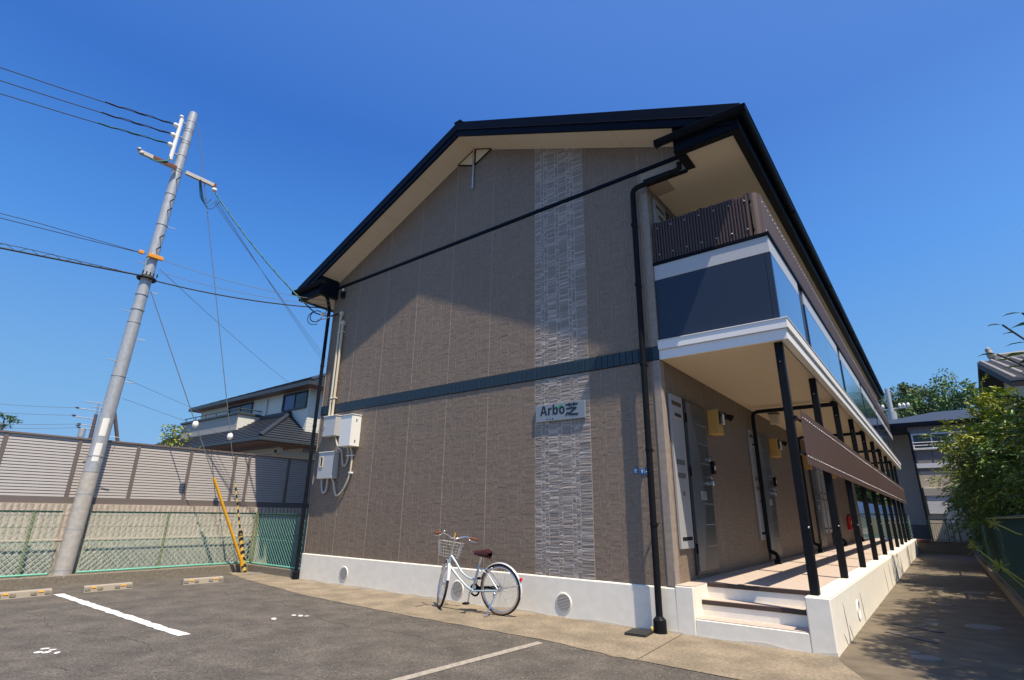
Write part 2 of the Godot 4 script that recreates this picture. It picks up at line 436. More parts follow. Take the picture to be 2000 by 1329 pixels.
# ---------------------------------------------------------------- ground
func ground() -> void:
	var m := Mb.new()
	m.sheet(PackedVector2Array([Vector2(-400, 400), Vector2(400, 400), Vector2(400, -400), Vector2(-400, -400)]), -0.03)
	struct("ground", m, mats["soil"])
	m = Mb.new()
	m.sheet(PackedVector2Array([Vector2(-2.5, 30), Vector2(30, 30), Vector2(30, -0.1), Vector2(-2.5, -0.1)]), 0.0)
	struct("asphalt", m, mats["asphalt"])
	# concrete apron along the plinth, with a wandering edge against the asphalt
	var p := PackedVector2Array()
	var edge := [Vector2(-2.26, 0.42), Vector2(-1.5, 0.62), Vector2(-0.73, 0.80), Vector2(0.7, 1.02), Vector2(2.17, 1.24), Vector2(3.6, 1.33), Vector2(4.84, 1.38), Vector2(6.2, 1.36), Vector2(7.0, 1.36), Vector2(8.0, 1.52), Vector2(8.235, 1.5)]
	p.append(Vector2(-2.26, -0.05))
	p.append(Vector2(8.135, -0.05))
	for i in range(edge.size() - 1, 0, -1):
		var a: Vector2 = edge[i]; var b: Vector2 = edge[i - 1]
		for k in 6:
			p.append(a.lerp(b, k / 6.0) + Vector2(0, rng.randf_range(-0.025, 0.025)))
	p.append(edge[0])
	m = Mb.new(); m.sheet(p, 0.005)
	struct("concrete_apron", m, mats["apron"])
	m = Mb.new()
	m.sheet(PackedVector2Array([Vector2(8.147, -0.05), Vector2(9.80, -0.05), Vector2(9.80, 0.14), Vector2(9.88, 0.36), Vector2(10.07, 0.78), Vector2(10.5, 1.5), Vector2(9.24, 1.53), Vector2(8.25, 1.5)]), 0.006)
	struct("concrete_apron", m, mats["apron"])
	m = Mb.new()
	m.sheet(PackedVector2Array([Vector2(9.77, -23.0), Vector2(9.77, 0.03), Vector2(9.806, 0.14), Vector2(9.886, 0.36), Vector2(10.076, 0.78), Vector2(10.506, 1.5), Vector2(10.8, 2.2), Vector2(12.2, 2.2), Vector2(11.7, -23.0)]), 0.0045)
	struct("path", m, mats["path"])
	# hillside behind
	m = Mb.new()
	var nz := FastNoiseLite.new(); nz.seed = 5; nz.frequency = 0.03
	var hgt := func(x: float, z: float) -> float:
		var d := clampf((-z - 36.0) / 40.0, 0.0, 1.0)
		return -0.1 + 11.0 * smoothstep(0.0, 1.0, d) * clampf((x + 5.0) / 10.0, 0.0, 1.0) + nz.get_noise_2d(x, z) * 1.5 * d
	for i in 24:
		for j in 20:
			var x0 := -30.0 + i * 5.0; var z0 := -34.0 - j * 5.0
			var P := [Vector2(x0, z0), Vector2(x0 + 5, z0), Vector2(x0 + 5, z0 - 5), Vector2(x0, z0 - 5)]
			var q: Array = []
			for e in P: q.append(Vector3(e.x, hgt.call(e.x, e.y), e.y))
			m.quad(q[0], q[1], q[2], q[3])
	struct("hill", m, mats["soil"])

# a stone-faced siding panel in the local XY plane facing +Z
const COLS := [0.12, 0.065, 0.07, 0.167, 0.07, 0.17, 0.065, 0.07, 0.203]
func siding_relief(mb: Mb, w: float, y0: float, top: Callable, rel: float, feature: bool, coarse := 1.0, x_from := 0.0) -> void:
	var x := -x_from
	var tone := rng.randf_range(0.93, 1.0)
	for ci in COLS.size():
		var cw: float = COLS[ci]
		var gap := 0.0048 if feature else 0.003
		var xa := maxf(x + gap, 0.0); var xb := minf(x + cw - gap, w)
		x += cw
		if xb - xa < 0.015: continue
		var ymax: float = maxf(top.call(xa), top.call(xb))
		var y := y0 + rng.randf_range(-0.05, 0.0)
		while y < ymax - 0.01:
			var h := rng.randf_range(0.045, 0.17) * coarse if cw > 0.1 else rng.randf_range(0.05, 0.2) * coarse
			var ya := maxf(y + 0.003, y0); var yb := minf(y + h - 0.003, ymax)
			y += h
			if yb - ya < 0.01: continue
			var zz := rng.randf_range(0.68, 1.0) * rel
			if feature: mb.col = Color(1, 0.93, 0.86) * rng.randf_range(0.44, 0.52)
			else:
				var g := rng.randf_range(0.92, 1.0) * tone; mb.col = Color(g, g, g)
			var strips := maxi(1, int((yb - ya) / (0.016 if feature else 0.04)))
			var zl: Array = []; var zr: Array = []
			var tl := rng.randf_range(-0.15, 0.15) * rel; var tr := rng.randf_range(-0.15, 0.15) * rel
			for s in strips + 1:
				var jit := rel * (0.4 if feature else 0.26)
				zl.append(zz + tl + rng.randf_range(-jit, jit)); zr.append(zz + tr + rng.randf_range(-jit, jit))
			var keep := mb.col
			for s in strips:
				var u0 := lerpf(ya, yb, float(s) / strips); var u1 := lerpf(ya, yb, float(s + 1) / strips)
				if feature:
					mb.col = keep
					if rng.randf() < 0.3: mb.col = Color(1.0, 0.98, 0.96) * rng.randf_range(0.58, 0.84)
				mb.quad(Vector3(xa + 0.002, u0, zl[s]), Vector3(xb - 0.002, u0, zr[s]), Vector3(xb - 0.002, u1, zr[s + 1]), Vector3(xa + 0.002, u1, zl[s + 1]))
				mb.quad(Vector3(xb - 0.002, u0, zr[s]), Vector3(xb, u0, 0), Vector3(xb, u1, 0), Vector3(xb - 0.002, u1, zr[s + 1]))
				mb.quad(Vector3(xa, u0, 0), Vector3(xa + 0.002, u0, zl[s]), Vector3(xa + 0.002, u1, zl[s + 1]), Vector3(xa, u1, 0))
			mb.col = keep
			mb.quad(Vector3(xa, ya, 0), Vector3(xb, ya, 0), Vector3(xb - 0.002, ya, zr[0]), Vector3(xa + 0.002, ya, zl[0]))
			mb.quad(Vector3(xa + 0.002, yb, zl[strips]), Vector3(xb - 0.002, yb, zr[strips]), Vector3(xb, yb, 0), Vector3(xa, yb, 0))

func apartment() -> void:
	var b := thing("apartment_building", "two-storey brown apartment block with dark gable roof and columned side corridor", "building")
	# plinth with its sloping top edge
	var m := Mb.new()
	m.t = Transform3D(Basis(Vector3.UP, -PI / 2), Vector3.ZERO)   # local X -> world Z; local Z -> world -X
	m.t = Transform3D(Basis(Vector3(0, 0, 1), Vector3(0, 1, 0), Vector3(-1, 0, 0)), Vector3.ZERO)
	m.prism(PackedVector2Array([Vector2(0.035, -0.1), Vector2(0.03, 0.495), Vector2(0.022, 0.508), Vector2(-0.03, 0.518), Vector2(-20.6, 0.518), Vector2(-20.6, -0.1)]), -8.11, 0.03)
	part(b, "plinth", m, mats["plinth"])
	# core walls
	m = Mb.new()
	m.t = Transform3D(Basis(), Vector3(0, 0, 0))
	m.prism(PackedVector2Array([Vector2(0.0, 0.5), Vector2(8.095, 0.5), Vector2(8.095, 6.28), Vector2(8.76, 6.32), Vector2(8.76, roof_y(8.76) - 0.34), Vector2(RIDGE_X, 8.64), Vector2(0.0, roof_y(0.0) - 0.34)]), -0.4, -0.004)
	part(b, "wall", m, mats["siding_base"])
	part(b, "wall", bx(Vector3(0.0, 0.5, -20.6), Vector3(8.09, 6.5, -0.41)), mats["siding_base"])
	# stone-faced panels of the gable wall
	var joints: Array = [0.01]
	for k in 8: joints.append(0.977 + k)
	joints.append(8.0)
	var slope_top := func(px: float) -> float: return roof_y(px) - 0.30
	for row in 3:
		var y0: float = [0.522, 3.652, 6.612][row]
		for k in joints.size() - 1:
			var xa: float = joints[k] + 0.005; var xb: float = joints[k + 1] - 0.005
			if row == 2 and k == joints.size() - 2: xb = 8.76
			if xb - xa < 0.02 and row < 2: continue
			var feat := k == 6
			var tp: Callable
			if row == 0: tp = func(_x: float) -> float: return 3.434
			elif row == 1: tp = func(_x: float) -> float: return 6.53
			else: tp = func(lx: float) -> float: return slope_top.call(lx + xa)
			var mb := Mb.new()
			mb.t = Transform3D(Basis(), Vector3(xa, 0, 0))
			# backing board
			var yl: float = tp.call(0.0); var yr: float = tp.call(xb - xa)
			if yl > y0 + 0.02 and yr > y0 + 0.02:
				var bo := Mb.new()
				bo.t = mb.t
				var poly := PackedVector2Array([Vector2(0, y0), Vector2(xb - xa, y0), Vector2(xb - xa, yr)])
				if xa < RIDGE_X and xb > RIDGE_X and row == 2: poly.append(Vector2(RIDGE_X - xa, slope_top.call(RIDGE_X)))
				poly.append(Vector2(0, yl))
				bo.prism(poly, -0.003, 0.004)
				var pn := part(b, "siding_panel", bo, mats["feature_base"] if feat else mats["siding_base"])
				mb.t = Transform3D(Basis(), Vector3(xa, 0, 0.004))
				siding_relief(mb, xb - xa, y0, tp, 0.007 if feat else 0.0048, feat, 0.7 if feat else 1.0, 0.023 if k == 0 else 0.0)
				part(pn, "stone_relief", mb, mats["feature"] if feat else mats["siding"], true)
		for k in range(1, joints.size()):
			var jx: float = joints[k]
			var yt: float = [3.434, 6.53, slope_top.call(jx)][row]
			part(b, "joint_strip", bx(Vector3(jx - 0.0045, y0, 0), Vector3(jx + 0.0045, yt, 0.0075)), mats["sealant"])
	# corner posts
	part(b, "corner_trim", bx(Vector3(8.005, 0.52, -0.12), Vector3(8.115, 3.44, 0.022), 0.006), mats["trim_brown"])
	part(b, "corner_trim", bx(Vector3(8.005, 3.64, -0.12), Vector3(8.115, 6.3, 0.022), 0.006), mats["trim_brown"])
	part(b, "corner_trim", bx(Vector3(-0.012, 0.52, -0.12), Vector3(0.008, 3.44, 0.018), 0.004), mats["trim_brown"])
	part(b, "corner_trim", bx(Vector3(-0.012, 3.64, -0.12), Vector3(0.008, 6.3, 0.018), 0.004), mats["trim_brown"])
	# band of dark tiles between the storeys
	part(b, "band_backing", bx(Vector3(-0.01, 3.442, -0.02), Vector3(8.115, 3.642, 0.010)), mats["black_metal"])
	var tm := bx(Vector3(-0.0472, -0.096, 0), Vector3(0.0472, 0.096, 0.014), 0.004).commit()
	for k in 81:
		var tl := put(b, "tile", tm, mats["tile_blue"])
		tl.position = Vector3(0.04 + 0.1003 * k, 3.542, 0.010 + 0.0012 * ((k * 7) % 3))
	# black trim strip across the gable
	part(b, "trim_strip", bx(Vector3(0.0, 6.54, -0.01), Vector3(8.70, 6.60, 0.028), 0.004), mats["navy_metal"])
	# ---- roof
	for sd in [-1.0, 1.0]:
		var ex: float = RIDGE_X + sd * 5.28
		m = Mb.new()
		var a0 := Vector3(RIDGE_X, 8.98, 0.55); var a1 := Vector3(ex, roof_y(ex), 0.55)
		var up := Vector3(0, -0.06, 0); var bk := Vector3(0, 0, -21.5)
		var mid := (a0 + a1) * 0.5 + up * 0.5 + bk * 0.5
		m.out_quad(a0, a1, a1 + bk, a0 + bk, mid); m.out_quad(a0 + up, a1 + up, a1 + bk + up, a0 + bk + up, mid)
		m.out_quad(a0, a1, a1 + up, a0 + up, mid); m.out_quad(a1, a1 + up, a1 + bk + up, a1 + bk, mid)
		m.out_quad(a0 + bk, a1 + bk, a1 + bk + up, a0 + bk + up, mid)
		part(b, "roof_slope", m, mats["roof_metal"])
		# barge boards in two steps
		for st in 2:
			m = Mb.new()
			var t0: float = [-0.015, -0.205][st]; var t1: float = [-0.20, -0.335][st]; var zf: float = [0.562, 0.546][st]
			var exx: float = RIDGE_X + sd * [5.26, 5.16][st]
			m.prism(PackedVector2Array([Vector2(RIDGE_X, 8.98 + t0), Vector2(exx, roof_y(exx) + t0), Vector2(exx, roof_y(exx) + t1), Vector2(RIDGE_X, 8.98 + t1)]), 0.50, zf)
			part(b, "barge_board", m, mats["navy_metal"])
		# thin bead between the steps
		m = Mb.new()
		var e3: float = RIDGE_X + sd * 5.24
		m.rod(Vector3(RIDGE_X, 8.98 - 0.202, 0.560), Vector3(e3, roof_y(e3) - 0.202, 0.560), 0.008, 6)
		part(b, "bead", m, mats["black_metal"])
		# sloping soffit under the overhang, in boards
		for k in 4:
			var xi: float = RIDGE_X + sd * (0.0 + k * 1.12); var xo: float = RIDGE_X + sd * (1.115 + k * 1.12)
			if k == 3: xo = RIDGE_X + sd * 4.36
			m = Mb.new()
			m.prism(PackedVector2Array([Vector2(xi, roof_y(xi) - 0.32), Vector2(xo, roof_y(xo) - 0.32), Vector2(xo, roof_y(xo) - 0.31), Vector2(xi, roof_y(xi) - 0.31)]), 0.0, 0.499)
			part(b, "soffit_board", m, mats["eave_soffit"])
		# bead where the soffit meets the wall
		m = Mb.new()
		var x4: float = RIDGE_X + sd * 4.33
		m.prism(PackedVector2Array([Vector2(RIDGE_X, 8.655), Vector2(x4, roof_y(x4) - 0.325), Vector2(x4, roof_y(x4) - 0.345), Vector2(RIDGE_X, 8.635)]), 0.012, 0.03)
		part(b, "soffit_bead", m, mats["eave_soffit"])
		# boxed eave: horizontal soffit, fascia, return
		var xin: float = RIDGE_X + sd * 4.35; var xo2: float = RIDGE_X + sd * 5.20; var xw: float = 8.115 if sd > 0 else -0.012
		m = Mb.new(); m.span(Vector3(xin, 6.30, 0.0), Vector3(xo2, 6.312, 0.495)); part(b, "soffit_board", m, mats["eave_soffit"])
		m = Mb.new(); m.span(Vector3(xw, 6.30, -20.9), Vector3(xo2, 6.312, -0.001)); part(b, "soffit_board", m, mats["eave_soffit"])
		m = Mb.new(); m.span(Vector3(xo2, 6.285, -20.9), Vector3(xo2 + sd * 0.022, 6.60, 0.50), 0.003); part(b, "fascia", m, mats["navy_metal"])
		m = Mb.new(); m.span(Vector3(xin - sd * 0.01, 6.285, 0.496), Vector3(xo2 + sd * 0.022, 6.64, 0.516), 0.003); part(b, "fascia", m, mats["navy_metal"])
		m = Mb.new(); m.span(Vector3(xin - sd * 0.022, 6.285, 0.0), Vector3(xin, 6.74, 0.516), 0.003); part(b, "eave_return", m, mats["navy_metal"])
		m = Mb.new(); m.span(Vector3(xin - sd * 0.022, 6.283, 0.40), Vector3(xo2 + sd * 0.022, 6.299, 0.516)); m.span(Vector3(xin - sd * 0.022, 6.283, 0.0), Vector3(xin + sd * 0.11, 6.299, 0.399)); m.span(Vector3(xo2 - sd * 0.09, 6.283, -20.9), Vector3(xo2 + sd * 0.022, 6.299, 0.399)); part(b, "soffit_frame", m, mats["black_metal"])
		m = Mb.new(); m.span(Vector3(xin - sd * 0.02, 6.275, -0.035), Vector3(xw, 6.315, 0.012)); part(b, "soffit_edge", m, mats["black_metal"])
		# gutter: runs down the eave and returns along the front
		m = Mb.new()
		var gx: float = xo2 + sd * 0.085; var gy := 6.515
		var prof: Array = []
		for k in 9:
			var an := PI + PI * k / 8.0
			prof.append(Vector2(cos(an) * 0.064, sin(an) * 0.075))
		for k in 8:
			var q0: Vector2 = prof[k]; var q1: Vector2 = prof[k + 1]
			m.quad(Vector3(gx + q0.x, gy + q0.y, -21.0), Vector3(gx + q1.x, gy + q1.y, -21.0), Vector3(gx + q1.x, gy + q1.y, 0.58), Vector3(gx + q0.x, gy + q0.y, 0.58))
		m.rod(Vector3(gx + sd * 0.064, gy + 0.004, -21.0), Vector3(gx + sd * 0.064, gy + 0.004, 0.645), 0.009, 6)
		part(b, "gutter", m, mats["black_metal"])
		m = Mb.new()
		for k in 8:
			var q0: Vector2 = prof[k]; var q1: Vector2 = prof[k + 1]
			var z0 := 0.582
			var xg0: float = xin - sd * 0.26; var xg1: float = gx + sd * 0.064
			m.quad(Vector3(xg0, gy + q0.y, z0 + q0.x), Vector3(xg1, gy + q0.y, z0 + q0.x), Vector3(xg1, gy + q1.y, z0 + q1.x), Vector3(xg0, gy + q1.y, z0 + q1.x))
		m.rod(Vector3(xin - sd * 0.26, gy + 0.004, 0.646), Vector3(gx + sd * 0.066, gy + 0.004, 0.646), 0.009, 6)
		m.span(Vector3(xin - sd * 0.262, gy - 0.075, 0.518), Vector3(xin - sd * 0.256, gy, 0.646))
		m.span(Vector3(gx + sd * 0.060, gy - 0.072, 0.518), Vector3(gx + sd * 0.066, gy, 0.646))
		part(b, "gutter", m, mats["black_metal"])
		for k in 5:
			m = Mb.new()
			m.span(Vector3(gx - 0.068, gy - 0.078, -2.6 - k * 4.0), Vector3(gx + 0.068, gy - 0.02, -2.5 - k * 4.0), 0.01)
			part(b, "gutter_bracket", m, mats["black_metal"])
	m = Mb.new(); m.span(Vector3(RIDGE_X - 0.09, 8.955, -20.95), Vector3(RIDGE_X + 0.09, 9.0, 0.57), 0.01); part(b, "ridge_cap", m, mats["roof_metal"])
	# decorative bracket at the apex
	m = Mb.new()
	for sd in [-1.0, 1.0]:
		var x1: float = RIDGE_X + 0.015 + sd * 0.03; var x2: float = RIDGE_X + 0.015 + sd * 0.46
		m.rod(Vector3(x1, 8.60, 0.03), Vector3(x1, 8.24, 0.03), 0.012, 6)
		m.rod(Vector3(x1, 8.24, 0.03), Vector3(x2, 8.43, 0.03), 0.012, 6)
		m.rod(Vector3(x1, 8.615, 0.03), Vector3(x2, 8.43, 0.03), 0.010, 6)
	part(b, "gable_ornament", m, mats["black_metal"])
	m = Mb.new()
	for sd in [-1.0, 1.0]:
		var x1: float = RIDGE_X + 0.015 + sd * 0.04; var x2: float = RIDGE_X + 0.015 + sd * 0.44
		m.prism(PackedVector2Array([Vector2(x1, 8.60), Vector2(x1, 8.25), Vector2(x2, 8.43)]), 0.014, 0.026)
	part(b, "gable_ornament", m, mats["soffit"])
	part(b, "gable_rod", bx(Vector3(4.432, 7.66, 0.03), Vector3(4.462, 8.63, 0.06), 0.004), mats["alu"])
	# ---- downpipes
	m = Mb.new()
	m.tube([Vector3(7.915, 0.14, 0.13), Vector3(7.93, 6.14, 0.13), Vector3(7.95, 6.19, 0.13), Vector3(8.0, 6.22, 0.13), Vector3(8.62, 6.26, 0.13), Vector3(8.70, 6.265, 0.16), Vector3(8.72, 6.33, 0.22)], 0.042, 10)
	var dp := part(b, "downpipe", m, mats["pipe_black"])
	for y in [1.25, 2.2, 3.38, 4.6, 5.6]:
		m = Mb.new(); m.t = Transform3D(Basis(), Vector3(7.92, y, 0.13)); m.lathe([Vector2(0.047, -0.02), Vector2(0.049, 0.0), Vector2(0.047, 0.02)], 12); m.t = Transform3D(); m.span(Vector3(7.91, y - 0.012, 0.0), Vector3(7.93, y + 0.012, 0.1))
		part(dp, "pipe_bracket", m, mats["pipe_black"])
	m = Mb.new(); m.t = Transform3D(Basis(), Vector3(7.915, 0, 0.13)); m.lathe([Vector2(0.085, 0.0), Vector2(0.08, 0.02), Vector2(0.078, 0.15), Vector2(0.06, 0.17), Vector2(0.04, 0.19)], 16)
	part(dp, "pipe_foot", m, mats["pipe_black"])
	m = Mb.new(); m.span(Vector3(8.10, 6.27, 0.02), Vector3(8.55, 6.34, 0.10), 0.006); part(b, "pipe_cover", m, mats["black_metal"])
	m = Mb.new()
	m.tube([Vector3(-0.075, 0.12, 0.09), Vector3(-0.075, 5.95, 0.09), Vector3(-0.07, 6.05, 0.1), Vector3(0.0, 6.25, 0.22), Vector3(0.02, 6.42, 0.40)], 0.04, 10)
	dp = part(b, "downpipe", m, mats["pipe_black"])
	for y in [1.7, 3.2, 4.6]:
		m = Mb.new(); m.t = Transform3D(Basis(), Vector3(-0.075, y, 0.09)); m.lathe([Vector2(0.045, -0.02), Vector2(0.048, 0.0), Vector2(0.045, 0.02)], 12)
		part(dp, "pipe_bracket", m, mats["pipe_black"])
	m = Mb.new(); m.t = Transform3D(Basis(), Vector3(-0.075, 0, 0.09)); m.lathe([Vector2(0.075, 0.0), Vector2(0.07, 0.15), Vector2(0.04, 0.17)], 14)
	part(dp, "pipe_foot", m, mats["pipe_black"])
	# ---- corridor base with steps
	m = Mb.new(); m.span(Vector3(8.10, -0.1, -0.02), Vector3(8.322, 0.535, 0.035), 0.008); m.span(Vector3(8.10, -0.1, -0.62), Vector3(8.322, 0.534, -0.021)); part(b, "step_pier", m, mats["plinth"])
	part(b, "floor_sheet", bx(Vector3(8.106, 0.535, -0.45), Vector3(8.318, 0.547, 0.028), 0.003), mats["floor_sheet"])
	m = Mb.new(); m.span(Vector3(9.54, -0.1, -22.8), Vector3(9.785, 0.548, 0.035), 0.012); part(b, "corridor_plinth", m, mats["plinth"])
	m = Mb.new(); m.span(Vector3(8.10, -0.1, -22.79), Vector3(9.545, 0.534, -0.50)); part(b, "corridor_slab", m, mats["plinth"])
	m = Mb.new(); m.span(Vector3(8.322, -0.1, -0.26), Vector3(9.54, 0.19, 0.03), 0.008); part(b, "step", m, mats["plinth"])
	part(b, "step", bx(Vector3(8.322, 0.0, -0.51), Vector3(9.54, 0.358, -0.25)), mats["plinth"])
	part(b, "step_tread", bx(Vector3(8.326, 0.19, -0.255), Vector3(9.536, 0.20, 0.02), 0.002), mats["floor_sheet"])
	part(b, "step_tread", bx(Vector3(8.326, 0.358, -0.50), Vector3(9.536, 0.372, -0.272), 0.002), mats["floor_sheet"])
	part(b, "step_nosing", bx(Vector3(8.324, 0.322, -0.272), Vector3(9.538, 0.374, -0.238), 0.005), mats["nosing"])
	part(b, "step_nosing", bx(Vector3(8.324, 0.50, -0.525), Vector3(9.538, 0.551, -0.488), 0.005), mats["nosing"])
	# corridor floor laid in sheets with dark gaps
	var fz := -0.53
	var k0 := 0
	while fz > -22.6:
		var fe := maxf(fz - (0.62 if k0 == 0 else 1.15), -22.7)
		part(b, "floor_sheet", bx(Vector3(8.105, 0.53, fe + 0.006), Vector3(9.665, 0.546, fz - 0.006), 0.002), mats["floor_sheet"])
		fz = fe; k0 += 1
	# raised white pads along the plinth rim that make its notched top
	for k in 20:
		var z0 := 0.02 - k * 1.15
		part(b, "rim_pad", bx(Vector3(9.668, 0.544, z0 - 1.145), Vector3(9.782, 0.560, z0), 0.006), mats["plinth"])
	# ---- corridor ceiling, fascia and balcony
	for k in 25:
		var z0 := 0.0 - k * 0.91
		part(b, "ceiling_board", bx(Vector3(8.11, 3.452, maxf(z0 - 0.905, -22.6)), Vector3(9.66, 3.468, z0), 0.002), mats["soffit"])
	part(b, "balcony_slab", bx(Vector3(8.08, 3.47, -22.6), Vector3(9.66, 3.70, -0.02)), mats["plinth"])
	part(b, "fascia_board", bx(Vector3(8.117, 3.44, -0.02), Vector3(9.765, 3.575, 0.018), 0.003), mats["fascia_white"])
	part(b, "fascia_board", bx(Vector3(8.117, 3.578, -0.02), Vector3(9.79, 3.70, 0.045), 0.003), mats["fascia_white"])
	part(b, "fascia_cap", bx(Vector3(8.117, 3.70, -0.02), Vector3(9.80, 3.712, 0.055), 0.002), mats["fascia_white"])
	for k in 6:
		var z0 := -0.021 - k * 3.8
		part(b, "fascia_board", bx(Vector3(9.68, 3.44, maxf(z0 - 3.79, -22.6)), Vector3(9.765, 3.575, z0), 0.003), mats["fascia_white"])
		part(b, "fascia_board", bx(Vector3(9.68, 3.578, maxf(z0 - 3.79, -22.6)), Vector3(9.79, 3.70, z0), 0.003), mats["fascia_white"])
	part(b, "fascia_cap", bx(Vector3(9.68, 3.70, -22.6), Vector3(9.80, 3.712, -0.021), 0.002), mats["fascia_white"])
	# front panels of the balcony
	part(b, "balcony_panel", bx(Vector3(8.12, 3.714, -0.06), Vector3(9.63, 4.655, -0.02), 0.003), mats["panel_navy_matt"])
	part(b, "balcony_panel", bx(Vector3(9.634, 3.714, -0.06), Vector3(9.705, 4.655, -0.02), 0.003), mats["panel_navy_matt"])
	part(b, "balcony_band", bx(Vector3(8.12, 4.658, -0.06), Vector3(9.705, 4.895, -0.018), 0.003), mats["panel_grey"])
	part(b, "balcony_cap", bx(Vector3(8.115, 4.897, -0.09), Vector3(9.73, 4.945, 0.0), 0.004), mats["black_metal"])
	part(b, "balcony_cap", bx(Vector3(9.64, 4.897, -22.5), Vector3(9.73, 4.945, -0.091), 0.004), mats["black_metal"])
	var zc := -0.062
	for k in 6:
		var w0: float = 1.80 if k == 0 else 3.62
		var z1 := maxf(zc - w0, -22.5)
		var zm := (zc + z1) * 0.5
		for s in 2:
			var za: float = [zc, zm][s]; var zb: float = [zm, z1][s]
			if k == 0:
				if s == 1: continue
				zb = z1
			part(b, "balcony_panel", bx(Vector3(9.66, 3.714, zb + 0.003), Vector3(9.705, 4.655, za - 0.003), 0.003), mats["panel_navy"])
		part(b, "balcony_band", bx(Vector3(9.66, 4.658, z1), Vector3(9.707, 4.895, zc), 0.003), mats["panel_grey"])
		if z1 > -22.4:
			part(b, "balcony_strip", bx(Vector3(9.64, 3.714, z1 - 0.43), Vector3(9.685, 4.895, z1 - 0.002)), mats["panel_navy_matt"])
		zc = z1 - 0.432
		if zc < -22.3: break
	# corrugated windscreen above the balcony
	m = Mb.new()
	corrugate(m, Vector3(8.14, 4.955, -0.035), Vector3(1, 0, 0), Vector3(0, 0, 1), 1.42, 0.645, 0.042, 0.013)
	# rounded corner
	var cc := Vector3(9.56, 4.955, -0.135)
	for k in 6:
		var a0 := PI / 2 * k / 6.0; var a1 := PI / 2 * (k + 1) / 6.0
		var p0 := cc + Vector3(sin(a0) * 0.1, 0, cos(a0) * 0.1); var p1 := cc + Vector3(sin(a1) * 0.1, 0, cos(a1) * 0.1)
		m.quad(p0, p1, p1 + Vector3.UP * 0.645, p0 + Vector3.UP * 0.645)
	corrugate(m, Vector3(9.66, 4.955, -0.14), Vector3(0, 0, -1), Vector3(1, 0, 0), 22.3, 0.645, 0.042, 0.010)
	part(b, "windscreen_sheet", m, mats["brown_sheet"])
	m = Mb.new()
	for y in [5.06, 5.50]:
		for k in 7: bolt(m, Vector3(8.22 + k * 0.21, y, -0.02), Vector3(0, 0, 1))
		for k in 150: bolt(m, Vector3(9.672, y, -0.2 - k * 0.147), Vector3(1, 0, 0))
	part(b, "windscreen_bolts", m, mats["steel"], true)
	for y in [5.06, 5.50]:
		part(b, "windscreen_rail", bx(Vector3(8.13, y - 0.02, -0.10), Vector3(9.58, y + 0.02, -0.06), 0.003), mats["pipe_black"])
		part(b, "windscreen_rail", bx(Vector3(9.59, y - 0.02, -22.3), Vector3(9.63, y + 0.02, -0.1), 0.003), mats["pipe_black"])
	for px in [8.16, 8.86, 9.50]:
		part(b, "windscreen_post", bx(Vector3(px - 0.025, 4.945, -0.16), Vector3(px + 0.025, 5.66, -0.11), 0.004), mats["pipe_black"])
	for k in 9: part(b, "windscreen_post", bx(Vector3(9.55, 4.945, -2.4 - k * 2.3), Vector3(9.59, 5.62, -2.35 - k * 2.3), 0.004), mats["pipe_black"])
	# ---- columns and lower windscreen
	for k in 10:
		var z0 := -0.15 - k * 2.28
		var col := part(b, "column", bx(Vector3(9.575, 0.548, z0 - 0.045), Vector3(9.668, 3.452, z0 + 0.045), 0.006), mats["pipe_black"])
		m = Mb.new(); m.ellip(Vector3(9.66, 1.25, z0 + 0.046), Vector3.ONE * 0.012, 5, 8); m.ellip(Vector3(9.62, 3.2, z0 + 0.046), Vector3.ONE * 0.01, 5, 8)
		part(col, "screw", m, mats["steel"], true)
		for y in [2.09, 2.50]:
			part(col, "bracket", bx(Vector3(9.63, y - 0.022, z0 - 0.14), Vector3(9.70, y + 0.022, z0 + 0.03), 0.003), mats["pipe_black"])
	m = Mb.new()
	corrugate(m, Vector3(9.715, 1.965, -0.36), Vector3(0, 0, -1), Vector3(1, 0, 0), 21.9, 0.66, 0.05, 0.004)
	part(b, "windscreen_sheet", m, mats["brown_sheet"])
	m = Mb.new()
	for y in [2.06, 2.53]:
		for k in 150: bolt(m, Vector3(9.722, y, -0.42 - k * 0.146), Vector3(1, 0, 0))
	part(b, "windscreen_bolts", m, mats["steel"], true)
	for y in [2.09, 2.50]: part(b, "windscreen_rail", bx(Vector3(9.675, y - 0.015, -22.2), Vector3(9.70, y + 0.015, -0.40), 0.003), mats["pipe_black"])
	# ---- corridor inner wall: panels, doors
	for k in 21:
		var z0 := -0.125 - k * 0.98
		var z1 := maxf(z0 - 0.972, -20.6)
		if z0 < -20.5: break
		var pn := part(b, "siding_panel", bx(Vector3(8.088, 0.545, z1), Vector3(8.099, 3.45, z0)), mats["siding_base"])
		var mb := Mb.new()
		mb.t = Transform3D(Basis(Vector3(0, 0, -1), Vector3(0, 1, 0), Vector3(1, 0, 0)), Vector3(8.099, 0, z0))
		siding_relief(mb, z0 - z1, 0.548, func(_x: float) -> float: return 3.45, 0.004, false, 1.0 if k < 8 else 2.0)
		part(pn, "stone_relief", mb, mats["siding"], true)
		part(b, "siding_panel", bx(Vector3(8.088, 3.72, z1), Vector3(8.102, 6.30, z0)), mats["trim_brown"])
	# cornice bead at top of upper wall
	for fl in 2:
		var yb: float = [0.548, 3.70][fl]
		door_unit(b, -0.19, yb, 1.0)
		door_unit(b, -4.20, yb, 1.0)
		door_unit(b, -11.75, yb, -1.0)
		door_unit(b, -12.0, yb, 1.0)
		door_unit(b, -19.6, yb, -1.0)
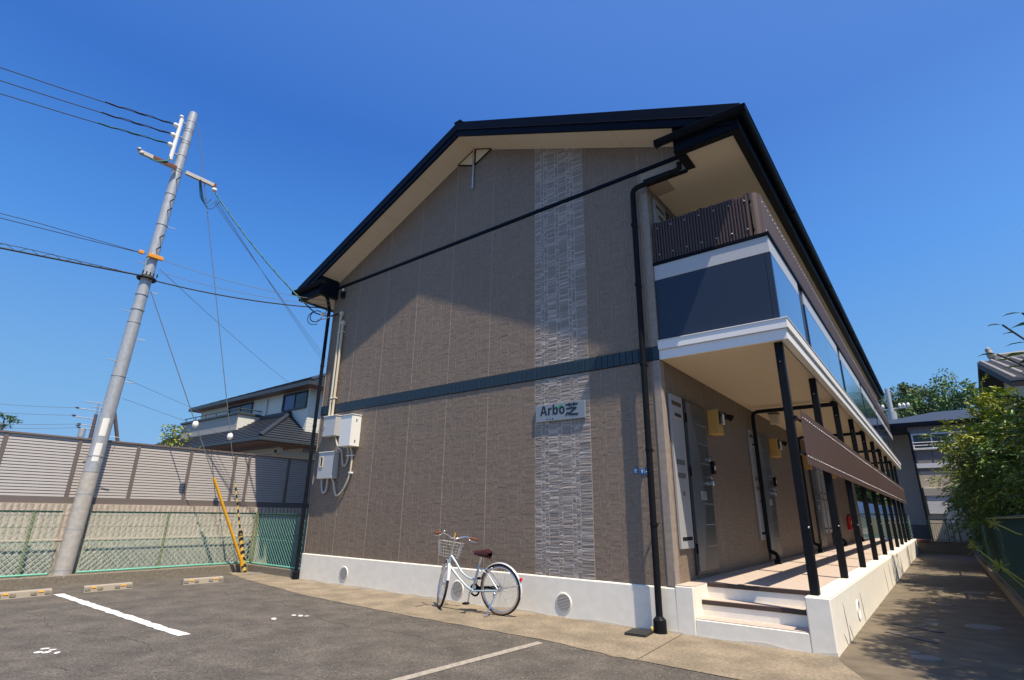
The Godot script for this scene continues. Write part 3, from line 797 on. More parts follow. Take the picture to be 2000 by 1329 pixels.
	# black conduits that cross the ceiling and run down the wall
	for z0 in [-4.42, -8.85, -13.3, -17.8]:
		m = Mb.new()
		m.tube([Vector3(9.60, 3.36, z0 + 0.05), Vector3(8.30, 3.36, z0 + 0.02), Vector3(8.22, 3.34, z0), Vector3(8.20, 3.26, z0), Vector3(8.20, 0.82, z0), Vector3(8.21, 0.76, z0), Vector3(8.30, 0.72, z0 + 0.02), Vector3(8.33, 0.68, z0 + 0.02), Vector3(8.33, 0.57, z0 + 0.02)], 0.038, 10)
		var cp := part(b, "drain_pipe", m, mats["pipe_black"])
		m = Mb.new(); m.span(Vector3(8.275, 0.546, z0 - 0.035), Vector3(8.385, 0.62, z0 + 0.075), 0.006); part(cp, "pipe_foot", m, mats["pipe_black"])
		m = Mb.new(); m.ellip(Vector3(9.63, 3.37, z0 + 0.05), Vector3(0.06, 0.06, 0.06), 6, 10); part(cp, "pipe_elbow", m, mats["pipe_black"])
	# plinth ventilation holes
	for q in [Vector2(1.465, 0.218), Vector2(4.47, 0.195), Vector2(6.48, 0.19)]:
		m = Mb.new(); m.torus(Vector3(q.x, q.y, 0.034), Vector3(0, 0, 1), 0.118, 0.011, 28, 8)
		var ring := part(b, "vent_ring", m, mats["plinth"])
		m = Mb.new(); m.t = Transform3D(Basis(Vector3(1, 0, 0), Vector3(0, 0, 1), Vector3(0, -1, 0)), Vector3(q.x, q.y, 0.0345)); m.lathe([Vector2(0.118, 0.0), Vector2(0.0, 0.0015)], 28); part(ring, "vent_back", m, mats["lid_dark"])
		m = Mb.new()
		for k in 12:
			var yy := -0.1 + 0.0182 * k
			var hw := sqrt(maxf(0.118 * 0.118 - yy * yy, 0.0)) - 0.006
			m.box(Vector3(q.x, q.y + yy, 0.044), Vector3(hw * 2, 0.012, 0.004), 0.0, Basis(Vector3.RIGHT, 0.6))
		part(ring, "vent_slats", m, mats["panel_grey"])
	var dn := FastNoiseLite.new(); dn.seed = 3; dn.frequency = 1.7; dn.fractal_octaves = 4
	for seg in [[0.0, 4.1], [4.1, 8.3], [8.3, 9.78]]:
		var dp2 := PackedVector2Array([Vector2(seg[1], 0.004), Vector2(seg[0], 0.004)])
		var nn := int((seg[1] - seg[0]) / 0.03)
		for k in nn + 1:
			var xx: float = lerpf(seg[0], seg[1], float(k) / nn)
			dp2.append(Vector2(xx, 0.022 + maxf(dn.get_noise_1d(xx * 0.7) * 0.035, -0.012)))
		m = Mb.new(); m.prism(dp2, 0.033, 0.0362); part(b, "splash_stain", m, mats["stain"])
	for q in [[-0.72, 0.42, 0.05], [-0.95, 0.16, 0.03], [-2.3, 0.38, 0.08], [-0.5, 0.13, 0.02], [-6.3, 0.45, 0.1], [-7.4, 0.48, 0.05], [-9.2, 0.4, 0.1]]:
		m = Mb.new()
		var cp: Array = []
		for k in 7: cp.append(Vector3(9.786, q[1] * (1.0 - k / 6.0) + 0.01, q[0] - 0.16 * k / 6.0 + rng.randf_range(-q[2], q[2]) * 0.25))
		m.tube(cp, [0.001, 0.003, 0.004, 0.0045, 0.004, 0.004, 0.003], 4); part(b, "crack", m, mats["lid_dark"])
	m = Mb.new(); m.torus(Vector3(9.788, 0.22, -1.9), Vector3(1, 0, 0), 0.11, 0.012, 24, 8); part(b, "vent_ring", m, mats["fascia_white"])

func bolt(m: Mb, p: Vector3, nrm: Vector3) -> void:
	m.ellip(p, Vector3.ONE * 0.013 - nrm.abs() * 0.003, 3, 6)

func corrugate(m: Mb, o: Vector3, along: Vector3, nrm: Vector3, L: float, H: float, pitch: float, amp: float) -> void:
	var steps := int(L / pitch)
	for i in steps:
		var s := i * pitch
		var pr := [[0.0, -amp], [0.18, amp], [0.52, amp], [0.70, -amp], [1.0, -amp]]
		for k in 4:
			var a: Vector3 = o + along * (s + pitch * pr[k][0]) + nrm * pr[k][1]
			var b2: Vector3 = o + along * (s + pitch * pr[k + 1][0]) + nrm * pr[k + 1][1]
			m.quad(a, b2, b2 + Vector3.UP * H, a + Vector3.UP * H)

# service cupboard + door of one flat, starting at z0 and running along dir*(-z)
func door_unit(b: Node, z0: float, yb: float, dir: float) -> void:
	var X := 8.108
	var zz := func(s: float) -> float: return z0 - dir * s
	var box2 := func(s0: float, s1: float, y0: float, y1: float, x0: float, x1: float, bev: float) -> Mb:
		return bx(Vector3(X + x0, yb + y0, minf(zz.call(s0), zz.call(s1))), Vector3(X + x1, yb + y1, maxf(zz.call(s0), zz.call(s1))), bev)
	var cup := part(b, "service_panel", box2.call(0.0, 0.46, 0.40, 2.45, 0.0, 0.035, 0.004), mats["panel_light"])
	part(cup, "vent_slot", box2.call(0.05, 0.40, 2.30, 2.36, 0.033, 0.038, 0.0), mats["glass_dark"])
	part(cup, "mail_slot", box2.call(0.09, 0.37, 2.12, 2.20, 0.033, 0.042, 0.002), mats["steel"])
	part(cup, "mail_slot", box2.call(0.11, 0.35, 2.15, 2.19, 0.041, 0.044, 0.0), mats["glass_dark"])
	part(cup, "vent_slot", box2.call(0.06, 0.42, 0.50, 0.545, 0.033, 0.038, 0.0), mats["glass_dark"])
	part(cup, "patch", box2.call(0.06, 0.36, 1.48, 1.55, 0.034, 0.0375, 0.0), mats["grey_patch"])
	part(cup, "patch", box2.call(0.06, 0.36, 1.30, 1.37, 0.034, 0.0375, 0.0), mats["grey_patch"])
	part(cup, "patch", box2.call(0.20, 0.28, 1.07, 1.13, 0.034, 0.0375, 0.0), mats["grey_patch"])
	part(b, "door_frame", box2.call(0.53, 1.46, 0.05, 2.47, 0.0, 0.03, 0.003), mats["frame_bronze"])
	var d := part(b, "door", box2.call(0.57, 1.42, 0.09, 2.43, 0.0, 0.042, 0.004), mats["door_grey"])
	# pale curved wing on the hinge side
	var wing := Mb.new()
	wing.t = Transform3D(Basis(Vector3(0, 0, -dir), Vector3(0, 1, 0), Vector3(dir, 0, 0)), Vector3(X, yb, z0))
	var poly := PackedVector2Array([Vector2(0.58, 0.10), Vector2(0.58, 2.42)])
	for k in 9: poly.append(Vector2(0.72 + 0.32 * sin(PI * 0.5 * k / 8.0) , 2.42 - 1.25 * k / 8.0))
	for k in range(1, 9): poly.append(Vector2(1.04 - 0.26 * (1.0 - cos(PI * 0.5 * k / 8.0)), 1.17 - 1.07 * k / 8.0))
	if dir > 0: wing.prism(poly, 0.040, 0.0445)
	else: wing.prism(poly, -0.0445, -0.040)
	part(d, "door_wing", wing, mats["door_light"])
	for k in 7: part(d, "door_line", box2.call(1.06 - 0.02 * absf(k - 3.0) * 2.0, 1.41, 0.40 + k * 0.29, 0.408 + k * 0.29, 0.041, 0.0432, 0.0), mats["panel_light"])
	part(d, "letter_plate", box2.call(0.90, 1.12, 1.04, 1.16, 0.044, 0.052, 0.003), mats["alu"])
	part(d, "door_handle", box2.call(1.34, 1.39, 1.26, 1.32, 0.042, 0.10, 0.006), mats["chrome"])
	part(d, "door_lock", box2.call(1.35, 1.39, 1.62, 1.67, 0.042, 0.075, 0.006), mats["chrome"])
	part(d, "door_lock", box2.call(1.35, 1.39, 1.36, 1.40, 0.042, 0.075, 0.006), mats["chrome"])
	for y in [0.32, 1.35, 2.12]: part(d, "hinge", box2.call(0.545, 0.57, y, y + 0.13, 0.03, 0.052, 0.003), mats["black_metal"])

# ---------------------------------------------------------------- boundary on the left
func chain_link(m: Mb, o: Vector3, along: Vector3, L: float, H: float, pitch: float, r: float) -> void:
	var nrm := along.cross(Vector3.UP)
	var run := H * 0.95
	var i := -int(run / pitch) - 1
	while i * pitch < L:
		var s := i * pitch
		for sg in [0, 1]:
			# the wire rises from s to s+run (or falls); clip to 0..L
			var a0 := s; var a1 := s + run
			var t0 := clampf((0.0 - a0) / run, 0, 1); var t1 := clampf((L - a0) / run, 0, 1)
			if t1 - t0 > 0.02:
				var y0 := t0 * H; var y1 := t1 * H
				if sg == 1: y0 = H - y0; y1 = H - y1
				m.tube([o + along * (a0 + run * t0) + Vector3.UP * y0 + nrm * (0.003 if sg else -0.003), o + along * (a0 + run * t1) + Vector3.UP * y1 + nrm * (0.003 if sg else -0.003)], r, 4, false)
		i += 1

func left_boundary() -> void:
	# low kerb with the mesh fence
	var kerb := solo("kerb_wall", bx(Vector3(-2.42, -0.1, -0.12), Vector3(-2.26, 0.17, 9.0), 0.015), mats["kerb"], "low stained concrete kerb under the green mesh fence along the car park", "kerb")
	kerb.set_meta("kind", "structure")
	var f := thing("chain_link_fence", "long pale green chain-link fence on the kerb behind the car stops", "fence", Vector3(-2.33, 0.17, 0))
	for s in [[-0.06, 3.28], [3.72, 9.0]]:
		var m := Mb.new()
		chain_link(m, Vector3(0, 0.04, s[1]), Vector3(0, 0, -1), s[1] - s[0], 1.07, 0.105, 0.0038)
		part(f, "wire_mesh", m, mats["mesh_green"], true)
		m = Mb.new(); m.span(Vector3(-0.003, 1.10, s[0]), Vector3(0.003, 1.134, s[1])); part(f, "top_rail", m, mats["mesh_dark"])
		m = Mb.new(); m.rod(Vector3(0, 0.03, s[0]), Vector3(0, 0.03, s[1]), 0.018, 8); part(f, "bottom_rail", m, mats["mesh_teal"])
		m = Mb.new(); m.rod(Vector3(0, 0.56, s[0]), Vector3(0, 0.56, s[1]), 0.002, 4); part(f, "middle_wire", m, mats["mesh_teal"])
	for z in [-0.06, 1.87, 4.13, 6.3, 8.5]:
		var m := Mb.new(); m.rod(Vector3(-0.02, 0.0, z), Vector3(-0.02, 1.14, z), 0.026, 8); part(f, "fence_post", m, mats["post_moss"])
	# short return to the building corner
	solo("kerb_wall", bx(Vector3(-2.25, -0.1, -0.12), Vector3(-0.03, 0.16, -0.01), 0.012), mats["kerb"], "short concrete kerb between the fence corner and the building plinth", "kerb").set_meta("kind", "structure")
	f = thing("chain_link_fence", "short green chain-link fence in shade beside the building corner", "fence", Vector3(-2.22, 0.16, -0.06))
	var m2 := Mb.new(); chain_link(m2, Vector3(0, 0.04, 0), Vector3(1, 0, 0), 2.1, 1.07, 0.105, 0.0038); part(f, "wire_mesh", m2, mats["mesh_teal"], true)
	m2 = Mb.new(); m2.rod(Vector3(0, 1.12, 0), Vector3(2.12, 1.12, 0), 0.022, 8); part(f, "top_rail", m2, mats["mesh_dark"])
	m2 = Mb.new(); m2.rod(Vector3(0, 0.03, 0), Vector3(2.12, 0.03, 0), 0.018, 8); part(f, "bottom_rail", m2, mats["mesh_teal"])
	m2 = Mb.new(); m2.rod(Vector3(0, 0.56, 0), Vector3(2.12, 0.56, 0), 0.002, 4); part(f, "middle_wire", m2, mats["mesh_green"])
	m2 = Mb.new(); m2.rod(Vector3(0.02, 0.0, 0), Vector3(0.02, 1.14, 0), 0.026, 8); part(f, "fence_post", m2, mats["post_moss"])
	# concrete retaining wall, split-face blocks and louvre fence behind
	var X := -2.72
	var w := thing("block_wall", "concrete retaining wall topped with courses of split-face blocks behind the mesh fence", "wall", Vector3(X, 0, 0))
	part(w, "concrete_base", bx(Vector3(-0.30, -0.1, -9.0), Vector3(0.045, 0.7345, 9.0)), mats["concrete_wall"])
	part(w, "ledge", bx(Vector3(-0.28, 0.735, -9.0), Vector3(0.052, 0.787, 9.0), 0.012), mats["mortar"])
	part(w, "mortar_core", bx(Vector3(-0.26, 0.785, -9.0), Vector3(0.0, 1.43, 9.0)), mats["mortar"])
	var variants: Array = []
	for vi in 5:
		var mb := Mb.new()
		for r in 4:
			var z0 := -0.196 + r * 0.0985
			var g := rng.randf_range(0.88, 1.0); mb.col = Color(g, g * rng.randf_range(0.97, 1.0), g * rng.randf_range(0.94, 1.0))
			# rough split rib: a 3x3 grid of jittered points
			var P: Array = []
			for yy in 4:
				var row: Array = []
				for q in 3:
					row.append(Vector3(0.022 + rng.randf_range(-0.004, 0.005) + (0.0 if q != 1 else 0.012), -0.104 + 0.069 * yy, z0 + 0.011 + q * 0.038))
				P.append(row)
			for yy in 3:
				for q in 2:
					mb.quad(P[yy][q + 1], P[yy][q], P[yy + 1][q], P[yy + 1][q + 1])
			for yy in 3:
				for e in [0, 2]:
					var A: Vector3 = P[yy][e]; var B: Vector3 = P[yy + 1][e]
					mb.out_quad(A, B, Vector3(0, B.y, B.z + (0.005 if e else -0.005)), Vector3(0, A.y, A.z + (0.005 if e else -0.005)), Vector3(0, 0, z0 + 0.05))
			for q in 2:
				mb.out_quad(P[0][q], P[0][q + 1], Vector3(0, -0.104, P[0][q + 1].z), Vector3(0, -0.104, P[0][q].z), Vector3(0, 0, z0 + 0.05))
				mb.out_quad(P[3][q], P[3][q + 1], Vector3(0, 0.103, P[3][q + 1].z), Vector3(0, 0.103, P[3][q].z), Vector3(0, 0, z0 + 0.05))
		variants.append(mb.commit(true))
	for row in 3:
		for c in 25:
			var o := put(w, "block", variants[(c * 3 + row * 2) % 5], mats["split_block"])
			o.position = Vector3(0.0, 0.893 + row * 0.2155, -4.5 + c * 0.4)
	part(w, "coping", bx(Vector3(-0.2, 1.428, -9.0), Vector3(-0.03, 1.44, 9.0)), mats["mortar"])
	var lf := thing("louvre_fence", "tall brown aluminium louvre fence standing on the split-block wall", "fence", Vector3(X - 0.09, 1.44, 0))
	part(lf, "base_rail", bx(Vector3(-0.02, 0.0, -9.0), Vector3(0.035, 0.115, 9.0), 0.004), mats["louvre_post"])
	part(lf, "cap_rail", bx(Vector3(-0.03, 1.245, -9.0), Vector3(0.045, 1.285, 9.0), 0.004), mats["louvre_post"])
	part(lf, "back_sheet", bx(Vector3(-0.026, 0.115, -9.0), Vector3(-0.02, 1.245, 9.0)), mats["louvre_post"])
	var posts := [8.9, 6.9, 4.76, 3.62, 2.56, 1.47, 0.43, 0.08, -1.0, -2.0, -3.0]
	for z in posts:
		part(lf, "louvre_post", bx(Vector3(-0.015, 0.116, z - 0.035), Vector3(0.032, 1.244, z + 0.035), 0.004), mats["louvre_post"])
	for i in posts.size() - 1:
		var za: float = posts[i + 1] + 0.036; var zb: float = posts[i] - 0.036
		var sl := Mb.new()
		# one sloping slat
		var z0 := -(zb - za) * 0.5; var z1 := -z0
		sl.quad(Vector3(0.020, -0.0215, z1), Vector3(0.020, -0.0215, z0), Vector3(0.012, 0.0245, z0), Vector3(0.012, 0.0245, z1))
		sl.quad(Vector3(0.012, 0.0245, z1), Vector3(0.012, 0.0245, z0), Vector3(-0.018, 0.0245, z0), Vector3(-0.018, 0.0245, z1))
		sl.quad(Vector3(-0.018, -0.0215, z1), Vector3(-0.018, -0.0215, z0), Vector3(0.020, -0.0215, z0), Vector3(0.020, -0.0215, z1))
		var sm := sl.commit()
		for k in 20:
			var o := put(lf, "slat", sm, mats["louvre"])
			o.position = Vector3(0.0, 0.146 + k * 0.0565, (za + zb) * 0.5)

# ---------------------------------------------------------------- boundary on the right
func right_boundary() -> void:
	solo("kerb_wall", bx(Vector3(11.56, -0.1, -22.3), Vector3(11.72, 0.16, 2.0), 0.01), mats["kerb"], "dark concrete kerb under the green fence beside the shaded path", "kerb").set_meta("kind", "structure")
	var f := thing("chain_link_fence", "dark green chain-link fence overgrown by shrubs along the shaded path", "fence", Vector3(11.64, 0.16, 0))
	var m := Mb.new(); chain_link(m, Vector3(0, 0.03, -22.2), Vector3(0, 0, 1), 24.0, 1.2, 0.09, 0.004); part(f, "wire_mesh", m, mats["mesh_dark"], true)
	m = Mb.new(); m.rod(Vector3(0, 1.24, -22.2), Vector3(0, 1.24, 1.8), 0.022, 8); part(f, "top_rail", m, mats["mesh_dark"])
	m = Mb.new(); m.rod(Vector3(0, 0.03, -22.2), Vector3(0, 0.03, 1.8), 0.016, 8); part(f, "bottom_rail", m, mats["mesh_dark"])
	for k in 12:
		m = Mb.new(); m.rod(Vector3(0.03, 0, -22.1 + k * 2.1), Vector3(0.03, 1.26, -22.1 + k * 2.1), 0.026, 8); part(f, "fence_post", m, mats["mesh_dark"])
	# end of the path: dark retaining wall, brick step, railing
	var w := thing("retaining_wall", "dark retaining wall across the far end of the path", "wall", Vector3(0, 0, -22.4))
	part(w, "wall_face", bx(Vector3(9.8, -0.1, -0.3), Vector3(11.9, 0.46, 0.0), 0.01), mats["kerb"])
	part(w, "coping", bx(Vector3(10.3, 0.46, -0.3), Vector3(11.9, 0.51, 0.03), 0.008), mats["kerb"])
	solo("brick_step", bx(Vector3(9.2, 0.44, -23.1), Vector3(10.28, 0.55, -22.35), 0.008), mats["brick_red"], "low red brick step at the far end of the path", "step")
	struct("terrace", bx(Vector3(-8, -0.1, -45), Vector3(40, 0.44, -22.71)), mats["path"])
	var r := thing("railing", "green metal railing with thin uprights at the end of the path", "railing", Vector3(0, 0.51, -22.45))
	for x in [10.33, 10.36, 10.9, 11.08, 11.27]:
		m = Mb.new(); m.rod(Vector3(x, 0, 0), Vector3(x, 0.84, 0), 0.02, 8); part(r, "railing_post", m, mats["rail_green"])
	for y in [0.06, 0.70, 0.85]:
		m = Mb.new(); m.rod(Vector3(10.33, y, 0), Vector3(11.6, y, 0), 0.013 if y < 0.8 else 0.02, 6); part(r, "rail", m, mats["rail_green"])
	for k in 14:
		m = Mb.new(); m.rod(Vector3(10.42 + k * 0.082, 0.06, 0), Vector3(10.42 + k * 0.082, 0.70, 0), 0.006, 5); part(r, "baluster", m, mats["rail_green"])
	# shade sail / awning and mesh seen through the corridor columns
	var a := thing("awning_shed", "pale canvas-roofed shed seen between the far corridor columns", "shed", Vector3(7.9, 0.44, -32.0))
	m = Mb.new()
	for k in 8:
		var a0 := PI * k / 8.0; var a1 := PI * (k + 1) / 8.0
		m.quad(Vector3(-1.4, 1.15 + sin(a0) * 0.8, cos(a0) * 1.2), Vector3(1.6, 0.75 + sin(a0) * 0.7, cos(a0) * 1.2), Vector3(1.6, 0.75 + sin(a1) * 0.7, cos(a1) * 1.2), Vector3(-1.4, 1.15 + sin(a1) * 0.8, cos(a1) * 1.2))
	part(a, "canvas_roof", m, mats["canvas"])
	for x in [-1.3, 0.2, 1.5]: part(a, "shed_post", bx(Vector3(x - 0.04, 0, 0.9), Vector3(x + 0.04, 1.2, 0.98)), mats["steel"])
	part(a, "shed_wall", bx(Vector3(-0.6, 0, -0.9), Vector3(1.5, 1.0, -0.8)), mats["orange"])
	f = thing("chain_link_fence", "green mesh fence beyond the open end of the corridor", "fence", Vector3(5.0, 0.44, -25.0))
	m = Mb.new(); chain_link(m, Vector3(0, 0.03, 0), Vector3(1, 0, 0), 4.6, 1.1, 0.12, 0.007); part(f, "wire_mesh", m, mats["mesh_green"], true)
	m = Mb.new(); m.rod(Vector3(0, 1.13, 0), Vector3(4.6, 1.13, 0), 0.03, 6); part(f, "top_rail", m, mats["mesh_dark"])
	for k in 3:
		m = Mb.new(); m.rod(Vector3(0.1 + k * 2.2, 0, 0), Vector3(0.1 + k * 2.2, 1.16, 0), 0.03, 6); part(f, "fence_post", m, mats["mesh_dark"])

# ---------------------------------------------------------------- buildings beyond
func window(parent: Node, x0: float, x1: float, y0: float, y1: float, z: float, frame: Material, panes: Array, sashes := 2) -> void:
	var m := Mb.new()
	for s in [[Vector3(x0 - 0.06, y0 - 0.06, z), Vector3(x1 + 0.06, y0, z + 0.08)], [Vector3(x0 - 0.06, y1, z), Vector3(x1 + 0.06, y1 + 0.06, z + 0.08)], [Vector3(x0 - 0.06, y0, z), Vector3(x0, y1, z + 0.08)], [Vector3(x1, y0, z), Vector3(x1 + 0.06, y1, z + 0.08)]]:
		m.span(s[0], s[1], 0.008)
	for k in range(1, sashes):
		var xx := lerpf(x0, x1, float(k) / sashes)
		m.span(Vector3(xx - 0.03, y0, z), Vector3(xx + 0.03, y1, z + 0.06), 0.005)
	var w := part(parent, "window", m, frame)
	for k in sashes:
		part(w, "pane", bx(Vector3(lerpf(x0, x1, float(k) / sashes), y0, z + 0.005), Vector3(lerpf(x0, x1, float(k + 1) / sashes), y1, z + 0.02 + 0.01 * (k % 2))), panes[k % panes.size()])

func tile_slope(parent: Node, called: String, A: Vector3, B: Vector3, C: Vector3, D: Vector3, rows: int, mt: BaseMaterial3D, thick := 0.05) -> void:
	# A-B eave (left to right seen from outside), D-C ridge; each course is its own part
	for r in rows:
		var t0 := float(r) / rows; var t1 := float(r + 1) / rows
		var a := A.lerp(D, t0); var b := B.lerp(C, t0); var c := B.lerp(C, t1 + 0.15 / rows); var d := A.lerp(D, t1 + 0.15 / rows)
		var nn := (b - a).cross(d - a)
		if nn.length() < 1e-6: nn = (b - a).cross(c - a)
		nn = nn.normalized() * thick
		var m := Mb.new()
		m.quad(a + nn, b + nn, c + nn * 0.3, d + nn * 0.3)
		m.quad(a, b, b + nn, a + nn)
		m.quad(b, c, c + nn * 0.3, b + nn); m.quad(d, a, a + nn, d + nn * 0.3)
		part(parent, called, m, mt)

func neighbour_house() -> void:
	var h := thing("neighbour_house", "white two-storey house with dark tiled hip roofs beyond the louvre fence", "house", Vector3(0, 0.10, 0))
	var Z := -6.4
	part(h, "wall", bx(Vector3(-22.0, 0.0, -16.0), Vector3(-11.07, 6.62, Z)), mats["house_white"])
	# siding courses: thin shadow lines
	var m := Mb.new()
	for k in 24: m.span(Vector3(-22.0, 2.8 + k * 0.16, Z), Vector3(-11.07, 2.95 + k * 0.16, Z + 0.008))
	for k in 24: m.span(Vector3(-11.07, 2.8 + k * 0.16, -15.0), Vector3(-11.062, 2.95 + k * 0.16, Z))
	part(h, "siding_courses", m, mats["house_white"], true)
	window(h, -18.6, -16.15, 5.0, 6.5, Z + 0.01, mats["frame_bronze"], [mats["glass_dark"], mats["glass_dark"]])
	window(h, -13.15, -11.25, 5.78, 6.5, Z + 0.01, mats["frame_bronze"], [mats["glass_blue"], mats["glass_dark"]])
	m = Mb.new(); m.rod(Vector3(-14.7, 4.6, Z + 0.06), Vector3(-14.7, 6.5, Z + 0.06), 0.05, 8); part(h, "downpipe", m, mats["house_white"])
	# upper roof: soffit, gutter, hip slopes
	part(h, "eave_soffit", bx(Vector3(-22.5, 6.62, -17.0), Vector3(-10.5, 6.66, -6.0)), mats["wood_soffit"])
	m = Mb.new(); m.span(Vector3(-22.6, 6.62, -6.0), Vector3(-10.42, 6.80, -5.9), 0.02); part(h, "gutter", m, mats["gutter_grey"])
	m = Mb.new(); m.span(Vector3(-10.5, 6.62, -17.0), Vector3(-10.4, 6.80, -6.0), 0.02); part(h, "gutter", m, mats["gutter_grey"])
	var rA := Vector3(-22.5, 6.80, -5.98); var rB := Vector3(-10.45, 6.80, -5.98)
	var rD := Vector3(-17.0, 9.4, -11.5); var rC := Vector3(-15.6, 9.4, -11.5)
	tile_slope(h, "tile_course", rA, rB, rC, rD, 16, mats["roof_tile"])
	tile_slope(h, "tile_course", rB, Vector3(-10.45, 6.80, -17.0), rC, rC, 16, mats["roof_tile"])
	m = Mb.new(); m.rod(rB + Vector3(0, 0.06, 0), rC + Vector3(0, 0.06, 0), 0.09, 6); part(h, "hip_ridge", m, mats["roof_tile"])
	# balcony
	var bal := part(h, "balcony", bx(Vector3(-21.4, 4.4, Z), Vector3(-15.2, 5.66, -5.3)), mats["house_white"])
	m = Mb.new()
	for k in 7: m.span(Vector3(-21.4, 4.4 + k * 0.18, -5.3), Vector3(-15.2, 4.57 + k * 0.18, -5.29))
	part(bal, "siding_courses", m, mats["house_grey"], true)
	part(bal, "coping", bx(Vector3(-21.5, 5.66, Z), Vector3(-15.12, 5.78, -5.2), 0.02), mats["gutter_grey"])
	m = Mb.new(); m.rod(Vector3(-21.2, 5.95, -5.28), Vector3(-15.2, 5.95, -5.28), 0.025, 6); m.rod(Vector3(-15.2, 5.95, -5.28), Vector3(-15.2, 5.95, Z), 0.025, 6)
	for k in 6: m.rod(Vector3(-21.0 + k * 1.16, 5.76, -5.28), Vector3(-21.0 + k * 1.16, 5.95, -5.28), 0.02, 5)
	part(bal, "handrail", m, mats["gutter_grey"])
	# lower roof with hip
	var lA := Vector3(-24.0, 4.08, -4.0); var lB := Vector3(-10.3, 4.08, -4.0)
	var lC := Vector3(-12.5, 5.55, -6.42); var lD := Vector3(-24.0, 5.55, -6.42)
	tile_slope(h, "tile_course", lA, lB, lC, lD, 12, mats["roof_tile"], 0.06)
	tile_slope(h, "tile_course", lB, Vector3(-10.3, 4.08, -11.0), Vector3(-12.5, 5.55, -11.0), lC, 12, mats["roof_tile"], 0.06)
	m = Mb.new(); m.rod(lB + Vector3(0, 0.05, 0), lC + Vector3(0, 0.07, 0), 0.10, 6); part(h, "hip_ridge", m, mats["roof_tile"])
	part(h, "ridge_cap", bx(Vector3(-15.0, 5.50, -6.4), Vector3(-12.5, 5.68, -6.25), 0.02), mats["roof_tile"])
	m = Mb.new(); m.span(Vector3(-24.0, 3.94, -4.0), Vector3(-10.2, 4.08, -3.92), 0.02); part(h, "gutter", m, mats["gutter_grey"])
	m = Mb.new(); m.span(Vector3(-10.3, 3.94, -11.0), Vector3(-10.2, 4.08, -4.0), 0.02); part(h, "gutter", m, mats["gutter_grey"])
	part(h, "eave_soffit", bx(Vector3(-24.0, 3.92, -11.0), Vector3(-10.31, 3.94, -4.02)), mats["wood_soffit"])
	part(h, "porch_beam", bx(Vector3(-16.0, 3.55, -5.2), Vector3(-10.6, 3.78, -5.0), 0.01), mats["beam"])
	part(h, "porch_beam", bx(Vector3(-10.9, 3.45, -10.0), Vector3(-10.7, 3.70, -5.0), 0.01), mats["beam"])

